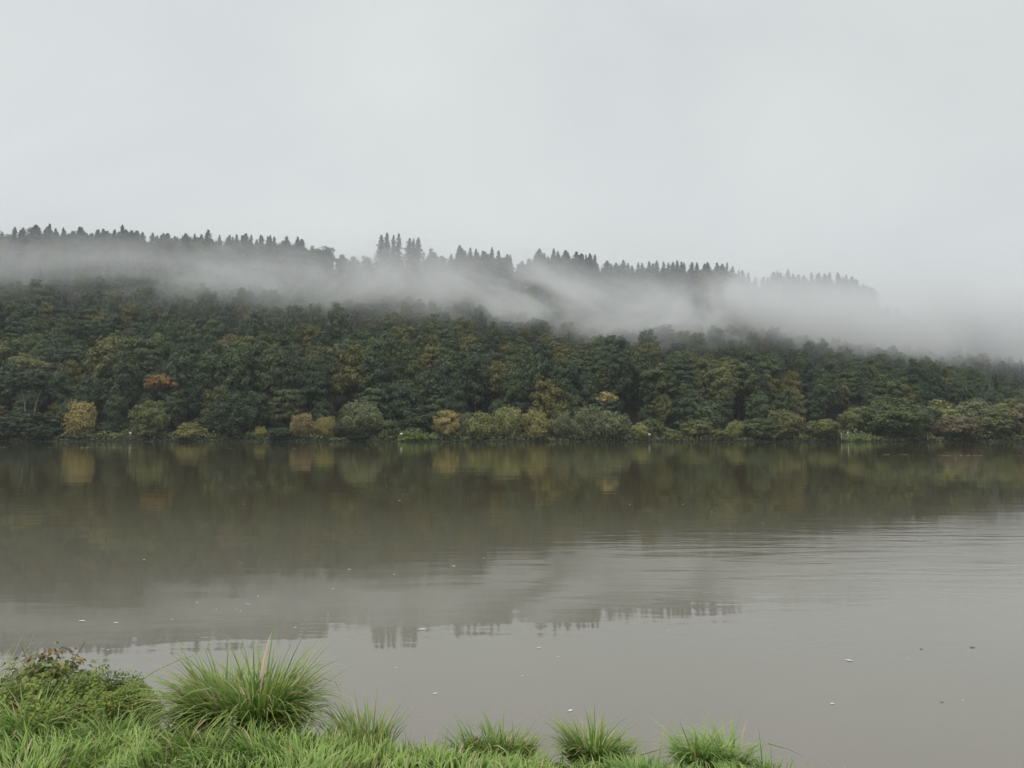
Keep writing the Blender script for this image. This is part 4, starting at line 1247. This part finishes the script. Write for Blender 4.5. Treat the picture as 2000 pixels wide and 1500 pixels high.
for px, py, s in ((1900, 1265, 10), (1800, 1268, 7), (1840, 1372, 6)):
    X, Y = on_water(px, py)
    o = obj('floating_leaf', FD, None, None, (X, Y, 0.001))
    Ls = s / F * Y * 1.25
    o.scale = (Ls, Ls, Ls); o.rotation_euler = (0, 0, random.uniform(-.5, .5))
    tag(o, 'dark sodden leaf floating on open water past the rounded tuft', 'leaf', 'dark leaves floating on the river')

# thin broken lines of water glitter, painted as pale flat flecks
Vs, Fs, c0 = [], [], 0
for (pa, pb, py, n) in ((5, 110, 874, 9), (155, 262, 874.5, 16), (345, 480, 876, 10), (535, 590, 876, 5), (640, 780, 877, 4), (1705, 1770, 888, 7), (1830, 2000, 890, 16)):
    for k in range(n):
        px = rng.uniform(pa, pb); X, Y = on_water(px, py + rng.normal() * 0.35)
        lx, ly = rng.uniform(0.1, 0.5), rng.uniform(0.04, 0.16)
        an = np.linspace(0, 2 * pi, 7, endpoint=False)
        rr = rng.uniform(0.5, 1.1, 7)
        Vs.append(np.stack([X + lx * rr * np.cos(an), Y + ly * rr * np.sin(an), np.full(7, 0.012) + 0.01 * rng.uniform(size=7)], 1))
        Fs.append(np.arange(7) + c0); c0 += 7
tag(obj('glitter', mesh_np('glitter', np.concatenate(Vs), np.array(Fs)), M['glitter']), 'thin broken line of glitter painted as pale flecks before the far bank', 'glitter', kind='stuff')

# ---------------------------------------------------------------- air: haze and the fog bank on the slope
def vol_box(name, x0, x1, y0, y1, z0, z1):
    V, f = box((x0 + x1) / 2, (y0 + y1) / 2, (z0 + z1) / 2, x1 - x0, y1 - y0, z1 - z0)
    return outward(mesh_np(name, V, f))
m, N, L = new_mat('haze_air')
out = N('ShaderNodeOutputMaterial'); pv = N('ShaderNodeVolumePrincipled')
pv.inputs['Density'].default_value = 0.00017
pv.inputs['Color'].default_value = (0.86, 0.92, 1.0, 1)
pv.inputs['Anisotropy'].default_value = 0.0
L(pv.outputs[0], out.inputs['Volume'])
tag(obj('haze', vol_box('haze', -900, 900, -230, 950, -4, 175), m), 'thin morning haze over the whole valley', 'haze', kind='stuff')

# fog bank: follows the slope; control points X, centre Y, centre Z, half depth, half height
FOG = np.array([(-420, 288, 80, 80, 50), (-240, 288, 75, 80, 50), (-120, 292, 66, 82, 47), (0, 294, 58, 86, 45), (60, 288, 53, 88, 44), (118, 287, 50, 90, 43),
                (160, 315, 51, 94, 43), (205, 352, 53, 104, 46), (305, 430, 66, 130, 60), (480, 500, 84, 150, 78), (640, 560, 88, 150, 78)], float)
def fog_mesh():
    xs = np.linspace(-420, 640, 54)
    cols = [np.interp(xs, FOG[:, 0], FOG[:, k]) for k in range(1, 5)]
    ang = np.linspace(0, 2 * pi, 16, endpoint=False)
    V = np.stack([np.repeat(xs, 16), (cols[0][:, None] + cols[2][:, None] * 1.02 * np.cos(ang)).ravel(), (cols[1][:, None] + cols[3][:, None] * 1.02 * np.sin(ang)).ravel()], 1)
    i = np.arange(54 * 16).reshape(54, 16); j = np.roll(i, -1, 1)
    q = np.stack([i[:-1], i[1:], j[1:], j[:-1]], -1).reshape(-1, 4)
    return outward(mesh_np('fog_bank', V, [q, np.arange(16)[None, :], i[-1][None, ::-1]]))
m, N, L = new_mat('fog')
out = N('ShaderNodeOutputMaterial'); pv = N('ShaderNodeVolumePrincipled')
geo = N('ShaderNodeNewGeometry'); sep = N('ShaderNodeSeparateXYZ'); L(geo.outputs['Position'], sep.inputs[0])
xn = N('ShaderNodeMapRange'); xn.inputs['From Min'].default_value = -420; xn.inputs['From Max'].default_value = 640; L(sep.outputs['X'], xn.inputs['Value'])
def fcurve(col, lo, hi):
    c = N('ShaderNodeFloatCurve'); cu = c.mapping.curves[0]
    P_ = [((x + 420) / 1060, (q - lo) / (hi - lo)) for x, q in zip(FOG[:, 0], FOG[:, col])]
    cu.points[0].location = P_[0]; cu.points[-1].location = P_[-1]
    for p_ in P_[1:-1]: cu.points.new(*p_)
    for p_ in cu.points: p_.handle_type = 'VECTOR'
    c.mapping.update()
    L(xn.outputs[0], c.inputs['Value'])
    r_ = N('ShaderNodeMapRange'); r_.inputs['To Min'].default_value = lo; r_.inputs['To Max'].default_value = hi
    L(c.outputs[0], r_.inputs['Value'])
    return r_.outputs[0]
def mt(op, a, b=None):
    n_ = N('ShaderNodeMath'); n_.operation = op
    for k, v_ in enumerate((a, b)):
        if v_ is None: continue
        if isinstance(v_, (int, float)): n_.inputs[k].default_value = v_
        else: L(v_, n_.inputs[k])
    return n_.outputs[0]
dy = mt('DIVIDE', mt('SUBTRACT', sep.outputs['Y'], fcurve(1, 200, 700)), fcurve(3, 0, 200))
dz = mt('DIVIDE', mt('SUBTRACT', sep.outputs['Z'], fcurve(2, 0, 120)), fcurve(4, 0, 100))
r2 = mt('ADD', mt('MULTIPLY', dy, dy), mt('MULTIPLY', dz, dz))
mp = N('ShaderNodeMapping'); mp.inputs['Scale'].default_value = (0.7, 0.8, 1.3); L(geo.outputs['Position'], mp.inputs['Vector'])
nz = N('ShaderNodeTexNoise'); nz.inputs['Scale'].default_value = 0.026; nz.inputs['Detail'].default_value = 6; nz.inputs['Roughness'].default_value = 0.66; nz.inputs['Distortion'].default_value = 0.9
L(mp.outputs[0], nz.inputs['Vector'])
fall = mt('SUBTRACT', 1.0, r2)                          # 1 in the heart, 0 at the skin
fpos = mt('MAXIMUM', fall, 0.0)
core = mt('ADD', mt('POWER', fpos, 10.0), mt('MULTIPLY', mt('POWER', fpos, 3.0), 0.10))      # heart of the bank and the veil round it
mr = N('ShaderNodeMapRange'); mr.interpolation_type = 'SMOOTHSTEP'
mr.inputs['From Min'].default_value = 0.34; mr.inputs['From Max'].default_value = 0.66
mr.inputs['To Min'].default_value = 0.0; mr.inputs['To Max'].default_value = 2.2
L(nz.outputs['Fac'], mr.inputs['Value'])
amt = N('ShaderNodeMapRange'); amt.interpolation_type = 'SMOOTHSTEP'      # thinner over the far left shoulder
amt.inputs['From Min'].default_value = -220; amt.inputs['From Max'].default_value = 70
amt.inputs['To Min'].default_value = 0.009; amt.inputs['To Max'].default_value = 0.039
L(sep.outputs['X'], amt.inputs['Value'])
dens = mt('MULTIPLY', mt('MULTIPLY', core, mr.outputs[0]), amt.outputs[0])
L(dens, pv.inputs['Density'])
pv.inputs['Color'].default_value = (0.985, 0.99, 0.995, 1)
L(pv.outputs[0], out.inputs['Volume'])
m.cycles.volume_step_rate = 0.15 if hasattr(m, 'cycles') and hasattr(m.cycles, 'volume_step_rate') else 1
try: m.volume_step_rate = 0.15
except Exception: pass
tag(obj('fog_bank', fog_mesh(), m), 'pale fog bank drifting along the upper wooded slope below the ridge', 'fog', kind='stuff')
